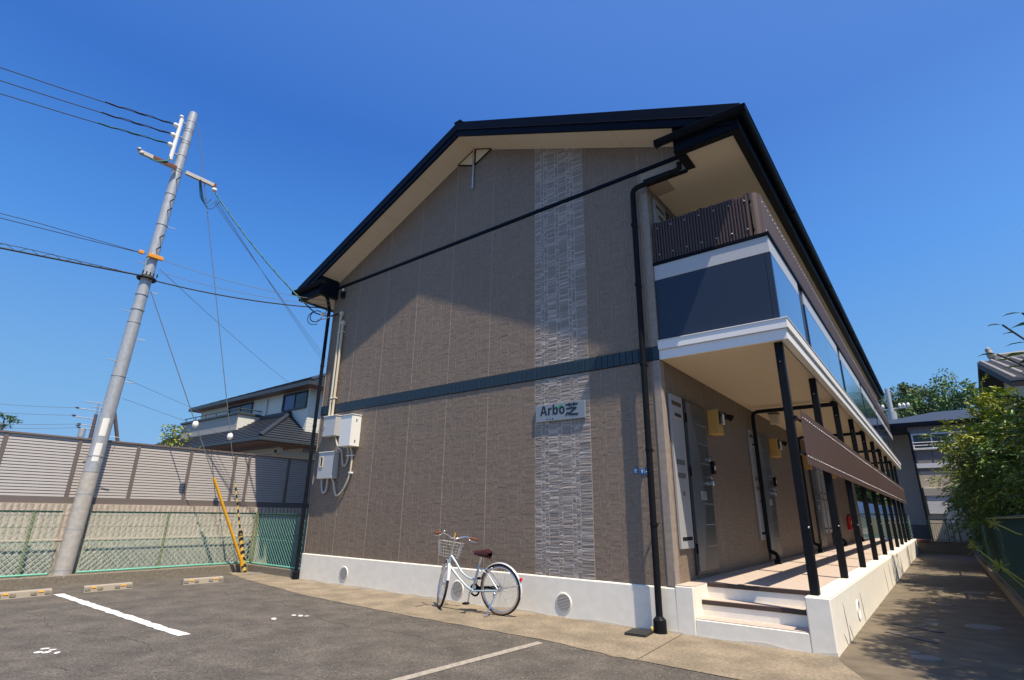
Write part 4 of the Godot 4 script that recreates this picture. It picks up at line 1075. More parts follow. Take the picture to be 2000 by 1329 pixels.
func far_left() -> void:
	# brown steel poles far beyond the fence
	var p := thing("far_utility_pole", "distant brown utility pole with crossarms and insulators left of the big pole", "utility pole", Vector3(-45, 0, -7.4))
	var m := Mb.new(); m.rod(Vector3(0, 0, 0), Vector3(0, 9.0, 0), 0.2, 8, 0.13); part(p, "shaft", m, mats["pole_brown"])
	m = Mb.new(); m.rod(Vector3(0, 9.0, 0), Vector3(0, 9.9, 0), 0.07, 8); part(p, "top_pin", m, mats["steel"])
	for q in [[9.95, 1.0], [9.3, 1.4], [8.6, 1.6], [8.0, 1.1], [7.7, 0.9]]:
		m = Mb.new(); m.rod(Vector3(0, q[0], -0.5), Vector3(0, q[0] + 0.02, q[1]), 0.04, 6); part(p, "crossarm", m, mats["galv_small"])
	for q in [[9.35, 1.4], [8.7, 1.5], [8.05, 1.0], [7.9, 1.05], [7.75, 0.95]]:
		m = Mb.new(); m.ellip(Vector3(0, q[0], q[1]), Vector3(0.07, 0.07, 0.16), 6, 8); part(p, "insulator", m, mats["wire_black"])
	m = Mb.new(); m.rod(Vector3(0.1, 7.0, 0.7), Vector3(0.1, 7.7, 0.7), 0.25, 10); part(p, "transformer", m, mats["galv_small"])
	var p2 := thing("far_utility_pole", "distant slanting brown brace pole seen right of the big pole", "utility pole", Vector3(-45, 0, -9.9))
	m = Mb.new(); m.rod(Vector3(0, 0, -1.6), Vector3(0, 10.2, 1.5), 0.15, 8); part(p2, "shaft", m, mats["pole_brown"])
	for q in [[9.35, 1.4, 8.5, "topmost"], [8.7, 1.5, 7.9, "second highest"], [8.05, 1.0, 6.9, "third highest"], [7.75, 0.95, 6.6, "lowest"]]:
		m = Mb.new()
		var pts: Array = []
		for k in 9:
			var t := k / 8.0
			pts.append(Vector3(-45 + t * 4.0, lerpf(q[0], q[2], t) - sin(PI * t) * 0.35, -7.4 + q[1] + t * 12.0))
		m.tube(pts, 0.016, 4, false)
		solo("distant_wire", m, mats["wire_grey"], "%s of the thin wires running left from the distant brown pole" % q[3], "wire", "wires of the distant brown pole")
	# small tree top over the fence at far left
	var t := thing("small_tree", "small feathery green treetop above the louvre fence at far left", "tree", Vector3(-45, 0, -1.6))
	m = Mb.new(); m.tube([Vector3(0, 0, 0), Vector3(0.1, 4.5, 0.1), Vector3(0, 7.2, -0.2), Vector3(0.1, 7.9, -0.1)], [0.22, 0.16, 0.07, 0.03], 7); m.tube([Vector3(0, 7.0, -0.1), Vector3(0, 7.6, -0.6)], [0.05, 0.02], 5); part(t, "trunk", m, mats["bark"])
	m = Mb.new()
	for c in [Vector3(0, 8.1, 0.2), Vector3(0, 8.0, -0.4), Vector3(0.2, 7.75, -0.7), Vector3(-0.2, 7.85, 0.8), Vector3(0, 7.4, 0.6), Vector3(0, 8.0, 1.3), Vector3(0, 7.3, -0.1)]:
		for k in 70:
			var d := Vector3(rng.randfn(), rng.randfn() * 0.35, rng.randfn()) * 0.24
			leafcol(m, 0.9); m.leaf(c + d, Vector3(rng.randfn(), -0.3, rng.randfn()), Vector3.UP + Vector3(rng.randfn(), 0, rng.randfn()) * 0.4, 0.22, 0.09)
	part(t, "crown", m, mats["leaves_far"], true)
	# leafy climber by the neighbour's balcony
	var s := thing("garden_tree", "sparse yellow-green garden tree in front of the neighbour's balcony", "tree", Vector3(-19.2, 0, -4.0))
	m = Mb.new(); m.tube([Vector3(0, 0, 0), Vector3(0.1, 2.5, 0), Vector3(0, 5.0, 0)], [0.08, 0.06, 0.02], 6)
	for k in 6: m.tube([Vector3(0.05, 3.2 + k * 0.25, 0), Vector3(rng.randf_range(-0.3, 1.6), 3.9 + k * 0.22, rng.randf_range(-0.4, 0.4))], [0.025, 0.008], 5)
	part(s, "trunk", m, mats["bark"])
	m = Mb.new()
	for k in 420:
		var a := rng.randf()
		var ctr := Vector3(rng.randf_range(-0.4, 2.2) * (1.0 - a * 0.6), 3.7 + a * 1.6, rng.randf_range(-0.5, 0.5)) if k % 3 else Vector3(rng.randf_range(-0.3, 0.4), rng.randf_range(4.2, 5.4), rng.randf_range(-0.4, 0.4))
		m.col = Color(0.30, 0.34, 0.035) * rng.randf_range(0.5, 1.2)
		m.leaf(ctr, Vector3(rng.randfn(), rng.randfn() * 0.5, rng.randfn()), Vector3.UP + Vector3(rng.randfn(), 0, rng.randfn()) * 0.6, 0.17, 0.08)
	part(s, "crown", m, mats["leaves_far"], true)
	s = thing("flowering_bush", "orange flowering bush peeking over the louvre fence under the low roof", "bush", Vector3(-11.6, 0, -2.4))
	m = Mb.new(); m.tube([Vector3(0, 0, 0), Vector3(0, 3.2, 0)], [0.06, 0.03], 6); part(s, "stem", m, mats["bark"])
	m = Mb.new()
	for k in 260:
		m.col = Color(0.62, 0.26, 0.02) if k % 3 else Color(0.10, 0.16, 0.02)
		m.leaf(Vector3(rng.randfn() * 0.22, 3.25 + rng.randfn() * 0.16, rng.randfn() * 0.3), Vector3(rng.randfn(), rng.randfn(), rng.randfn()), Vector3.UP + Vector3(rng.randfn(), 0, rng.randfn()) * 0.5, 0.09, 0.06)
	part(s, "blossom", m, mats["leaves_far"], true)
	# far roofs between pole and neighbour
	var fr := thing("far_house", "low brown-roofed house far behind the louvre fence", "house", Vector3(-50, 0, -17))
	part(fr, "wall", bx(Vector3(-6, 0, -9), Vector3(6, 6.8, 2)), mats["house_grey"])
	m = Mb.new(); m.t = Transform3D(Basis(Vector3(0, 0, 1), Vector3(0, 1, 0), Vector3(-1, 0, 0)), Vector3.ZERO); m.prism(PackedVector2Array([Vector2(4.6, 6.8), Vector2(-3.0, 9.4), Vector2(-10.5, 6.8)]), -7, 7); part(fr, "roof", m, mats["brick_red"])
	m = Mb.new(); m.rod(Vector3(4, 8.5, 0.2), Vector3(4, 11.0, 0.2), 0.03, 5)
	for k in 4: m.rod(Vector3(4, 10.2 + k * 0.22, -0.3), Vector3(4, 10.2 + k * 0.22, 0.7), 0.018, 4)
	part(fr, "television_aerial", m, mats["steel"])

func leafcol(m: Mb, b := 1.0) -> void:
	var g := rng.randf()
	m.col = Color(0.045 + 0.07 * g, 0.105 + 0.10 * g, 0.018 + 0.012 * g) * b * rng.randf_range(0.7, 1.2)

func crown_tree(at: Vector3, H: float, R: float, label: String, tone: Color) -> void:
	var t := thing("hill_tree", label, "tree", at, 0.0, "")
	var m := Mb.new()
	m.tube([Vector3.ZERO, Vector3(0.1, H * 0.35, 0), Vector3(0, H * 0.75, 0.1)], [0.28, 0.2, 0.06], 7)
	for k in 5:
		var a := rng.randf() * TAU
		m.tube([Vector3(0, H * (0.35 + 0.07 * k), 0), Vector3(cos(a) * R * 0.6, H * (0.55 + 0.07 * k), sin(a) * R * 0.6)], [0.1, 0.03], 5)
	part(t, "trunk", m, mats["bark"])
	m = Mb.new()
	for k in 58:
		var d := Vector3(rng.randfn(), rng.randfn() * 0.9, rng.randfn()).normalized() * R * rng.randf_range(0.45, 1.0)
		var c := Vector3(0, H * 0.66, 0) + Vector3(d.x, d.y * (H * 0.36 / R), d.z)
		var cr := R * rng.randf_range(0.18, 0.36)
		var b := rng.randf_range(0.6, 1.25)
		for q in 120:
			var e := Vector3(rng.randfn(), rng.randfn(), rng.randfn()).normalized() * cr * sqrt(rng.randf_range(0.15, 1.0))
			m.col = tone * b * rng.randf_range(0.65, 1.3)
			m.leaf(c + e, e + Vector3(rng.randfn(), rng.randfn() - 0.3, rng.randfn()) * cr * 0.6, e + Vector3.UP * cr * 0.7, rng.randf_range(0.2, 0.34), rng.randf_range(0.14, 0.22), 0.12, 0.2)
	part(t, "crown", m, mats["leaves_far"], true)

func far_right() -> void:
	# grey apartment house behind
	var h := thing("rear_apartment", "grey-brown two-storey apartment house with white shutters at the end of the path", "building")
	part(h, "wall", bx(Vector3(10.22, 0.4, -34.0), Vector3(20.0, 5.72, -26.0)), mats["grey_wall"])
	part(h, "wall", bx(Vector3(10.24, 0.4, -26.0), Vector3(20.0, 3.55, -25.97)), mats["cream_wall"])
	part(h, "side_wing", bx(Vector3(8.9, 0.4, -36.0), Vector3(10.22, 5.7, -29.0)), mats["house_grey"])
	part(h, "side_wing", bx(Vector3(8.89, 0.4, -29.2), Vector3(10.21, 1.1, -28.96)), mats["grey_patch"])
	var m := Mb.new()
	part(h, "eave", bx(Vector3(8.2, 5.70, -35.0), Vector3(21.0, 5.88, -25.74), 0.02), mats["navy_metal"])
	m = Mb.new(); m.out_quad(Vector3(8.2, 5.89, -25.74), Vector3(21, 5.89, -25.74), Vector3(21, 7.1, -31), Vector3(11.5, 7.1, -31), Vector3(14, 0, -28)); m.out_quad(Vector3(8.2, 5.89, -25.74), Vector3(8.2, 5.89, -35), Vector3(11.5, 7.1, -31), Vector3(11.5, 7.1, -31), Vector3(14, 0, -28))
	part(h, "roof", m, mats["roof_tile"])
	m = Mb.new(); m.tube([Vector3(9.4, 5.62, -25.8), Vector3(10.15, 5.5, -25.88), Vector3(10.24, 5.4, -25.92), Vector3(10.24, 0.5, -25.92)], 0.05, 8); part(h, "downpipe", m, mats["pipe_black"])
	window(h, 10.36, 12.5, 4.62, 5.28, -25.99, mats["shutter"], [mats["glass_dark"], mats["glass_dark"], mats["glass_blue"]], 3)
	m = Mb.new()
	for k in 3: m.rod(Vector3(10.3, 4.62 + k * 0.14, -25.8), Vector3(12.6, 4.62 + k * 0.14, -25.8), 0.018, 5)
	part(h, "window_rail", m, mats["shutter"])
	m = Mb.new()
	for k in 9: m.span(Vector3(10.34 + k * 0.62, 3.98, -26.0), Vector3(10.36 + k * 0.62, 4.55, -25.98))
	part(h, "panel_joints", m, mats["grey_patch"], true)
	part(h, "ledge", bx(Vector3(10.26, 3.70, -26.0), Vector3(20.0, 3.93, -25.91), 0.01), mats["shutter"])
	var sh := part(h, "shutter_box", bx(Vector3(10.34, 2.42, -25.97), Vector3(12.4, 2.78, -25.87), 0.01), mats["house_grey"])
	for k in 12: part(h, "shutter_slat", bx(Vector3(10.38, 1.62 + k * 0.067, -25.97), Vector3(12.35, 1.68 + k * 0.067, -25.915), 0.006), mats["shutter"])
	part(h, "shutter_frame", bx(Vector3(10.30, 1.55, -25.97), Vector3(10.38, 2.8, -25.88), 0.006), mats["frame_bronze"])
	m = Mb.new(); m.t = Transform3D(Basis(Vector3.RIGHT, PI / 2 - 0.35), Vector3(11.2, 1.38, -23.6)); m.lathe([Vector2(0.0, -0.05), Vector2(0.12, -0.03), Vector2(0.24, 0.03), Vector2(0.23, 0.035), Vector2(0.1, -0.015), Vector2(0, -0.03)], 20)
	var dish := thing("satellite_dish", "pale round satellite dish behind the green railing", "satellite dish", Vector3.ZERO)
	part(dish, "reflector", m, mats["canvas"])
	m = Mb.new(); m.rod(Vector3(11.2, 0.44, -23.7), Vector3(11.2, 1.36, -23.7), 0.025, 6); part(dish, "mast", m, mats["steel"])
	# tiled house on the right
	var g := thing("tiled_house", "old house with grey clay-tile roof rising behind the shrubs at right", "house")
	var rz := -20.2; var ry := 7.35; var X := 13.0
	part(g, "wall", bx(Vector3(X + 0.75, 0, -25.2), Vector3(26, 5.0, -14.0)), mats["house_white"])
	m = Mb.new(); m.t = Transform3D(Basis(Vector3(0, 0, 1), Vector3(0, 1, 0), Vector3(-1, 0, 0)), Vector3.ZERO)
	m.prism(PackedVector2Array([Vector2(-14.0, 5.0), Vector2(-14.0, 5.2), Vector2(rz, 7.05), Vector2(-25.2, 5.6), Vector2(-25.2, 5.0)]), -(X + 0.9), -(X + 0.76)); part(g, "gable_wall", m, mats["house_white"])
	m = Mb.new(); m.t = Transform3D(Basis(Vector3(0, 0, 1), Vector3(0, 1, 0), Vector3(-1, 0, 0)), Vector3.ZERO)
	m.prism(PackedVector2Array([Vector2(-12.6, 4.98), Vector2(rz, 7.2), Vector2(-27.0, 5.2), Vector2(-27.0, 5.05), Vector2(rz, 7.02), Vector2(-12.6, 4.82)]), -27.0, -X); part(g, "roof_deck", m, mats["dark_wood"])
	tile_slope(g, "tile_course", Vector3(X, 4.99, -12.6), Vector3(27, 4.99, -12.6), Vector3(27, 7.22, rz), Vector3(X, 7.22, rz), 26, mats["old_tile"], 0.07)
	m = Mb.new()
	for k in 46:
		var x := X + 0.12 + k * 0.30
		m.rod(Vector3(x, 5.06, -12.6), Vector3(x, 7.29, rz), 0.05, 6)
	part(g, "tile_ribs", m, mats["old_tile"], true)
	m = Mb.new(); m.span(Vector3(X + 0.5, 7.2, rz - 0.16), Vector3(27, 7.48, rz + 0.16), 0.05); part(g, "ridge", m, mats["old_tile"])
	m = Mb.new(); m.ellip(Vector3(X + 0.45, 7.5, rz), Vector3(0.12, 0.2, 0.22), 8, 10); m.ellip(Vector3(X + 0.42, 7.68, rz), Vector3(0.1, 0.12, 0.14), 6, 8); part(g, "ridge_end_tile", m, mats["old_tile"])
	# hillside trees
	var kinds := [Color(0.085, 0.155, 0.028), Color(0.058, 0.11, 0.026), Color(0.11, 0.16, 0.026), Color(0.07, 0.125, 0.03)]
	var spots := [[13.0, -60, 12.5, 3.3, "tall rounded tree standing highest on the wooded hill"], [8.0, -58, 12.5, 3.2, "dark tree on the wooded hill right beside the corridor roof end"], [10.7, -63, 11.5, 2.6, "broad tree between the two tallest crowns on the hill"], [15.6, -62, 9.5, 2.4, "smaller tree on the hill just left of the tiled house"],
		[9.2, -52, 9.5, 2.9, "dense tree low on the hill behind the street pole"], [12.4, -51, 8.0, 2.6, "olive tree low on the hill above the rear apartment roof"], [6.0, -55, 12.0, 3.0, "tree on the hill mostly hidden behind the corridor roof"], [15.2, -53, 7.2, 2.5, "low bushy tree at the foot of the hill near the tiled house"], [3.5, -57, 12.0, 3.2, "tree on the hill hidden behind the apartment block"], [18.5, -60, 9.0, 3.0, "tree on the hill behind the tiled house"], [7.0, -44, 5.5, 2.2, "shrubby tree behind the canvas shed"], [10.4, -46, 5.0, 2.0, "shrubby tree behind the rear apartment's left wing"]]
	for s in spots:
		var z: float = s[1]
		var d := clampf((-z - 36.0) / 40.0, 0.0, 1.0)
		var gy := 11.0 * smoothstep(0.0, 1.0, d) * clampf((s[0] + 5.0) / 10.0, 0.0, 1.0) - (3.3 if z < -48.0 else 0.5)
		crown_tree(Vector3(s[0], gy, z), s[2] * 0.86, s[3], s[4], kinds[(spots.find(s)) % 4])
	# pole behind the rear apartment
	var p := thing("street_pole", "grey utility pole with white insulators in front of the wooded hill", "utility pole", Vector3(9.23, 0, -40))
	m = Mb.new(); m.rod(Vector3(0, 0, 0), Vector3(0, 10.4, 0), 0.2, 10, 0.15); part(p, "shaft", m, mats["galv"])
	m = Mb.new(); m.rod(Vector3(-1.0, 8.85, 0), Vector3(1.1, 8.95, 0), 0.06, 6); part(p, "crossarm", m, mats["steel"])
	for x in [-0.95, -0.7, -0.45, 0.55, 0.8, 1.05]:
		m = Mb.new(); m.ellip(Vector3(x, 9.12, 0), Vector3(0.1, 0.16, 0.1), 6, 8); part(p, "insulator", m, mats["porcelain"])
	m = Mb.new(); m.rod(Vector3(0, 8.0, 0), Vector3(0, 8.7, 0), 0.3, 10); part(p, "transformer", m, mats["galv_small"])

# ---------------------------------------------------------------- utility pole with wires
func utility_pole() -> void:
	var B := Vector3(-2.41, 0, 3.48); var T := Vector3(-2.19, 10.78, 3.20)
	var up := (T - B).normalized()
	var p := thing("utility_pole", "tall leaning grey concrete utility pole standing at the car park kerb", "utility pole", B)
	var at := func(s: float) -> Vector3: return up * s
	var rad := func(s: float) -> float: return lerpf(0.143, 0.097, s / 10.78)
	var m := Mb.new()
	m.tube([at.call(-0.1), at.call(2.03)], [rad.call(0.0) + 0.006, rad.call(2.0) + 0.004], 28); part(p, "lower_sleeve", m, mats["galv_low"])
	m = Mb.new()
	m.tube([at.call(2.03), at.call(5.0), at.call(5.2)], [rad.call(2.03), rad.call(5.0), rad.call(5.2)], 28); part(p, "shaft", m, mats["galv"])
	m = Mb.new()
	m.tube([at.call(5.2), at.call(10.7), at.call(10.78)], [rad.call(5.2) - 0.006, rad.call(10.7), rad.call(10.78) - 0.012], 28); part(p, "shaft", m, mats["galv"])
	for s in [0.25, 0.97, 1.62, 2.05, 2.35, 4.0, 5.2, 5.5, 5.85, 6.25, 6.32, 6.75, 7.6, 8.42, 9.05, 9.12, 9.5, 9.85, 9.92, 10.2, 10.27, 10.5]:
		m = Mb.new()
		m.tube([at.call(s - 0.012), at.call(s + 0.012)], rad.call(s) + 0.006, 28); part(p, "band", m, mats["galv_small"])
	# step bolts alternate along the shaft in the line of the street
	var i := 0
	for s in [2.75, 3.3, 3.9, 4.3, 4.85, 5.4, 5.95, 6.55, 7.6]:
		var sg := 1.0 if i % 2 else -1.0
		m = Mb.new(); m.rod(at.call(s) + Vector3(0.04, 0, sg * rad.call(s)), at.call(s) + Vector3(0.06, 0, sg * (rad.call(s) + 0.15)), 0.008, 6); m.ellip(at.call(s) + Vector3(0.06, 0, sg * (rad.call(s) + 0.15)), Vector3.ONE * 0.012, 5, 6)
		part(p, "step_bolt", m, mats["galv_small"]); i += 1
	for s in [6.95, 7.25, 7.95, 8.2, 8.8]:
		m = Mb.new(); m.rod(at.call(s) + Vector3(rad.call(s), 0, 0), at.call(s) + Vector3(rad.call(s) + 0.13, 0.03, -0.03), 0.012, 6); part(p, "step_bolt", m, mats["pipe_black"])
	# number plates
	for q in [[2.92, 0.36, 0.11], [2.42, 0.36, 0.10]]:
		m = Mb.new()
		var rr: float = rad.call(q[0]) + 0.004
		for k in 4:
			var a0 := -0.42 + 0.21 * k; var a1 := a0 + 0.21
			var yaw := 0.24
			var P := Vector3(cos(a0 - yaw), 0, sin(a0 - yaw) * -1.0) * rr; var Q := Vector3(cos(a1 - yaw), 0, -sin(a1 - yaw)) * rr
			var lo: Vector3 = at.call(q[0] - q[1] * 0.5); var hi: Vector3 = at.call(q[0] + q[1] * 0.5)
			m.quad(lo + Q, lo + P, hi + P, hi + Q)
		part(p, "number_plate", m, mats["plate_white"])
	# crossarm parallel to the street
	m = Mb.new(); m.span(Vector3(0.06, 9.0, -0.28), Vector3(0.15, 9.09, 0.75), 0.004)
	m = Mb.new(); m.box(up * 9.05 + Vector3(0.15, 0, 0.46), Vector3(0.075, 0.09, 0.78), 0.004); part(p, "crossarm", m, mats["arm_grey"])
	m = Mb.new(); m.box(up * 9.05 + Vector3(0.19, 0.005, 0.33), Vector3(0.012, 0.07, 0.5)); part(p, "rust_patch", m, mats["rust"])
	m = Mb.new(); m.box(up * 9.05 + Vector3(0.15, 0, -0.48), Vector3(0.075, 0.09, 0.70), 0.004); part(p, "crossarm", m, mats["arm_grey"])
	m = Mb.new(); m.box(up * 9.05 + Vector3(0.15, 0, -0.81), Vector3(0.082, 0.097, 0.06), 0.004); part(p, "rust_patch", m, mats["rust"])
	for e in [0.86, 0.80]:
		m = Mb.new(); m.ellip(up * 9.05 + Vector3(0.15, 0.05 if e > 0.82 else -0.02, e), Vector3(0.06, 0.045, 0.05), 6, 8); part(p, "insulator", m, mats["galv_small"])
	m = Mb.new(); m.ellip(up * 9.05 + Vector3(0.16, -0.12, -0.82), Vector3(0.065, 0.06, 0.065), 7, 10); part(p, "insulator", m, mats["porcelain"])
	# wire rack near the top
	m = Mb.new(); m.tube([up * 9.25 + Vector3(0.06, 0, 0.22), up * 10.42 + Vector3(0.06, 0, 0.22)], 0.045, 12); part(p, "wire_rack", m, mats["plate_white"])
	for s in [9.45, 9.95, 10.35]:
		m = Mb.new(); m.rod(up * s + Vector3(0.05, 0, 0.1), up * s + Vector3(0.06, 0, 0.22), 0.018, 6); part(p, "rack_bracket", m, mats["galv_small"])
	var ends := [10.18, 9.90, 9.62]
	for s in ends:
		m = Mb.new(); m.ellip(up * s + Vector3(0.07, 0, 0.31), Vector3(0.05, 0.06, 0.06), 7, 10); part(p, "insulator", m, mats["porcelain"])
	m = Mb.new(); m.ellip(up * 10.48 + Vector3(0.06, 0, 0.24), Vector3(0.05, 0.04, 0.05), 6, 8); part(p, "insulator", m, mats["porcelain"])
	m = Mb.new(); m.box(up * 6.75 + Vector3(0.14, 0, -0.02), Vector3(0.06, 0.09, 0.3), 0.01); part(p, "cable_clamp", m, mats["orange"])
	m = Mb.new(); m.box(up * 6.77 + Vector3(0.1, 0, 0.26), Vector3(0.06, 0.08, 0.1), 0.01); part(p, "cable_clamp", m, mats["orange"])
	m = Mb.new(); m.torus(up * 6.24, up, 0.16, 0.035, 24, 6); part(p, "cable_clamp", m, mats["wire_black"])
	for k in 5:
		m = Mb.new(); m.rod(up * 6.28 + Vector3(0.15, 0, -0.14 + k * 0.07), up * 6.36 + Vector3(0.16, 0, -0.14 + k * 0.07), 0.014, 5); part(p, "clamp_bolt", m, mats["wire_black"])
	m = Mb.new()
	m.tube([up * 9.4 + Vector3(0.08, -0.1, 0.26), up * 9.1 + Vector3(0.2, 0, 0.3), up * 8.95 + Vector3(0.24, 0, 0.5), up * 8.95 + Vector3(0.2, 0.02, 0.62), up * 9.0 + Vector3(0.16, 0.03, 0.5)], 0.016, 6); part(p, "cable_loop", m, mats["wire_green"])
	for k in 4:
		m = Mb.new()
		var pts: Array = []
		for j in 9:
			var t := j / 8.0
			pts.append(up * 9.0 + Vector3(0.16 + 0.03 * k, -0.35 * sin(PI * t) * (0.8 + 0.2 * k) - t * 0.35, -0.45 - t * (0.25 + 0.09 * k)))
		m.tube(pts, 0.008, 5); part(p, "cable_loop", m, mats["wire_black"] if k % 2 else mats["wire_green"])
	# ---- wires, each a thing of its own
	var wn := ["uppermost black service wire leaving the pole top to the left", "second black service wire below the uppermost at the pole top", "third service wire with green sheath ending under the two black ones"]
	for k in 3:
		var o: Vector3 = B + up * ends[k] + Vector3(0.07, 0, 0.34)
		var pts: Array = []
		for j in 25:
			var s := j / 24.0 * 34.0
			s = s * s / 34.0
			pts.append(o + Vector3(-0.004 * s, -0.245 * s + 0.245 / 34.0 * s * s, s))
		m = Mb.new(); m.tube(pts, 0.010, 5)
		var wi := solo("overhead_wire", m, mats["wire_black"], wn[k], "wire")
		m = Mb.new()
		var p2: Array = []; var p3: Array = []
		for j in 12:
			var s := j / 11.0 * 1.35
			var bb := o + Vector3(-0.004 * s, -0.245 * s + 0.0072 * s * s, s)
			p2.append(bb + Vector3(0.012, sin(j * 1.9) * 0.016 + sin(PI * j / 11.0) * 0.02, 0)); p3.append(bb + Vector3(-0.01, cos(j * 1.7) * 0.014, 0))
		m.tube(p2, 0.009, 5); m.tube(p3, 0.008, 5)
		part(wi, "wire_wrap", m, mats["wire_green"] if k == 2 else mats["wire_black"])
	for q in [[6.78, -0.105, "thin twin communication wire with orange clamp left of the pole", 0.0075], [6.26, -0.135, "thick black lashed communication cable left of the pole", 0.018]]:
		var o: Vector3 = B + up * q[0] + Vector3(0.05, 0, 0.16)
		var pts: Array = []; var p2: Array = []; var p3: Array = []
		for j in 40:
			var s := j / 39.0 * 34.0
			s = s * s / 34.0
			var y: float = q[1] * s * (1.0 - s / 34.0)
			pts.append(o + Vector3(-0.004 * s, y, s)); p2.append(o + Vector3(-0.004 * s, y + minf(s * 0.05, 0.09), s))
		for j in 120:
			var s := j / 119.0 * 9.0
			p3.append(o + Vector3(-0.004 * s + 0.01, q[1] * s * (1.0 - s / 34.0) + (0.045 + 0.05 * sin(j * 1.35)) * minf(s * 0.6, 1.0), s))
		m = Mb.new(); m.tube(pts, q[3], 6); m.tube(p2, 0.007, 5)
		if q[3] > 0.01: m.tube(p3, 0.005, 4)
		solo("overhead_wire", m, mats["wire_black"], q[2], "wire")
	# to the building
	var spans := [[B + up * 6.75 + Vector3(0.1, 0, -0.2), Vector3(0.10, 6.18, 0.12), 0.006, "thin grey wire from the pole's orange clamp to the left eave", 0.12, "wire_grey"], [B + up * 6.45 + Vector3(0.1, 0, -0.15), Vector3(0.05, 6.10, 0.10), 0.005, "thinnest grey wire from the pole to the left eave of the block", 0.12, "wire_grey"], [B + up * 6.22 + Vector3(0.1, 0, -0.15), Vector3(-0.02, 6.02, 0.18), 0.014, "thick black communication cable from the pole to the left eave", 0.10, "wire_black"],
		[B + up * 9.05 + Vector3(0.16, -0.2, -0.86), Vector3(-0.32, 5.93, 0.32), 0.017, "green sheathed service cable descending from crossarm to the eave corner", 0.16, "wire_green"]]
	for s in spans:
		var pts: Array = []
		for j in 17:
			var t := j / 16.0
			pts.append((s[0] as Vector3).lerp(s[1], t) - Vector3.UP * s[4] * 4.0 * t * (1.0 - t))
		m = Mb.new(); m.tube(pts, s[2], 6)
		if s[5] == "wire_green":
			var p2: Array = []
			for j in 50: p2.append((s[0] as Vector3).lerp(s[1], j / 49.0) - Vector3.UP * s[4] * 4.0 * (j / 49.0) * (1.0 - j / 49.0) + Vector3(sin(j * 1.1), cos(j * 1.1), 0) * 0.016)
			m.tube(p2, 0.008, 5)
		solo("service_wire", m, mats[s[5]], s[3], "wire")
	# wires that pass on behind to the neighbour's house
	for q in [[9.0, Vector3(-12.0, 7.0, -9.0), "leftmost of three thin wires from the crossarm to the neighbour's roof", -0.92], [8.95, Vector3(-11.7, 7.0, -9.0), "middle of three thin wires from the crossarm to the neighbour's roof", -0.90], [8.9, Vector3(-11.4, 7.0, -9.0), "rightmost of three thin wires from the crossarm to the neighbour's roof", -0.88], [6.5, Vector3(-14.0, 7.0, -8.0), "faint grey wire from mid pole to the neighbour's roof", -0.15]]:
		var a: Vector3 = B + up * q[0] + Vector3(0.15, -0.3 if q[0] > 8 else 0.0, q[3])
		var pts: Array = []
		for j in 13:
			var t := j / 12.0
			pts.append(a.lerp(q[1], t) - Vector3.UP * 0.5 * t * (1.0 - t))
		m = Mb.new(); m.tube(pts, 0.006, 5)
		solo("service_wire", m, mats["wire_grey"], q[2], "wire", "three wires to the neighbour's roof" if q[0] > 8 else "")
	for s in [3.95, 3.55]:
		var a: Vector3 = B + up * s + Vector3(0.05, 0, -0.16)
		m = Mb.new(); m.tube([a, a + Vector3(-7.0, 0.25, -6.0), a + Vector3(-20.0, 1.5 if s > 3.7 else 1.2, -14.0)], 0.004, 4)
		solo("service_wire", m, mats["wire_grey"], "upper of two faint wires low on the pole running to the right" if s > 3.7 else "lower of two faint wires low on the pole running to the right", "wire")
	# loop of cable under the left eave
	var lp := thing("cable_loop", "loop of black and green service cable hanging under the left eave corner", "cable")
	m = Mb.new(); m.torus(Vector3(-0.27, 5.83, 0.30), Vector3(0.5, 0.1, 0.85), 0.15, 0.012, 24, 6, 0.6, 6.0); part(lp, "coil", m, mats["wire_black"])
	m = Mb.new(); m.torus(Vector3(-0.30, 5.80, 0.30), Vector3(0.5, 0.15, 0.85), 0.19, 0.010, 24, 6, 0.9, 5.2); part(lp, "coil", m, mats["wire_green"])
	m = Mb.new(); m.tube([Vector3(-0.32, 5.93, 0.32), Vector3(-0.12, 5.84, 0.26), Vector3(0.05, 5.80, 0.15), Vector3(0.26, 5.86, 0.05)], 0.016, 6); m.tube([Vector3(-0.02, 6.02, 0.18), Vector3(-0.05, 5.88, 0.2), Vector3(0.1, 5.80, 0.12), Vector3(0.27, 5.84, 0.05)], 0.010, 6); part(lp, "lead_in", m, mats["wire_black"])
	m = Mb.new(); m.span(Vector3(-0.10, 5.80, 0.22), Vector3(-0.03, 5.90, 0.30), 0.01); part(lp, "connector", m, mats["plate_white"])
	m = Mb.new(); m.tube([Vector3(-0.2, 5.72, 0.3), Vector3(0.0, 5.74, 0.2), Vector3(0.12, 5.83, 0.1), Vector3(0.26, 5.85, 0.05)], 0.012, 6); part(lp, "lead_in", m, mats["arm_grey"])
	# ---- guy wires with insulators and guards
	var base := Vector3(-2.06, 0, 0.15)
	for g in 2:
		var top: Vector3 = B + up * (10.5 if g == 0 else 5.95) + Vector3(0.1, 0, -0.12)
		var gt := thing("guy_wire", "long guy wire from the pole top ending in a black and yellow striped guard" if g == 0 else "shorter guy wire from mid pole ending in a plain yellow guard tube", "guy wire", Vector3.ZERO)
		var foot := base if g == 0 else base + Vector3(0.0, 0.25, 0.10)
		m = Mb.new(); m.rod(foot, top, 0.009, 6); part(gt, "wire", m, mats["wire_grey"])
		var dv := (top - foot).normalized()
		var L := (3.0 if g == 0 else 2.93)
		var ins := foot + dv * (L / dv.y)
		m = Mb.new()
		m.ellip(ins, Vector3(0.055, 0.085, 0.055), 8, 12); m.ellip(ins + Vector3(0, 0, 0.045), Vector3(0.045, 0.07, 0.03), 6, 10); part(gt, "insulator", m, mats["porcelain"])
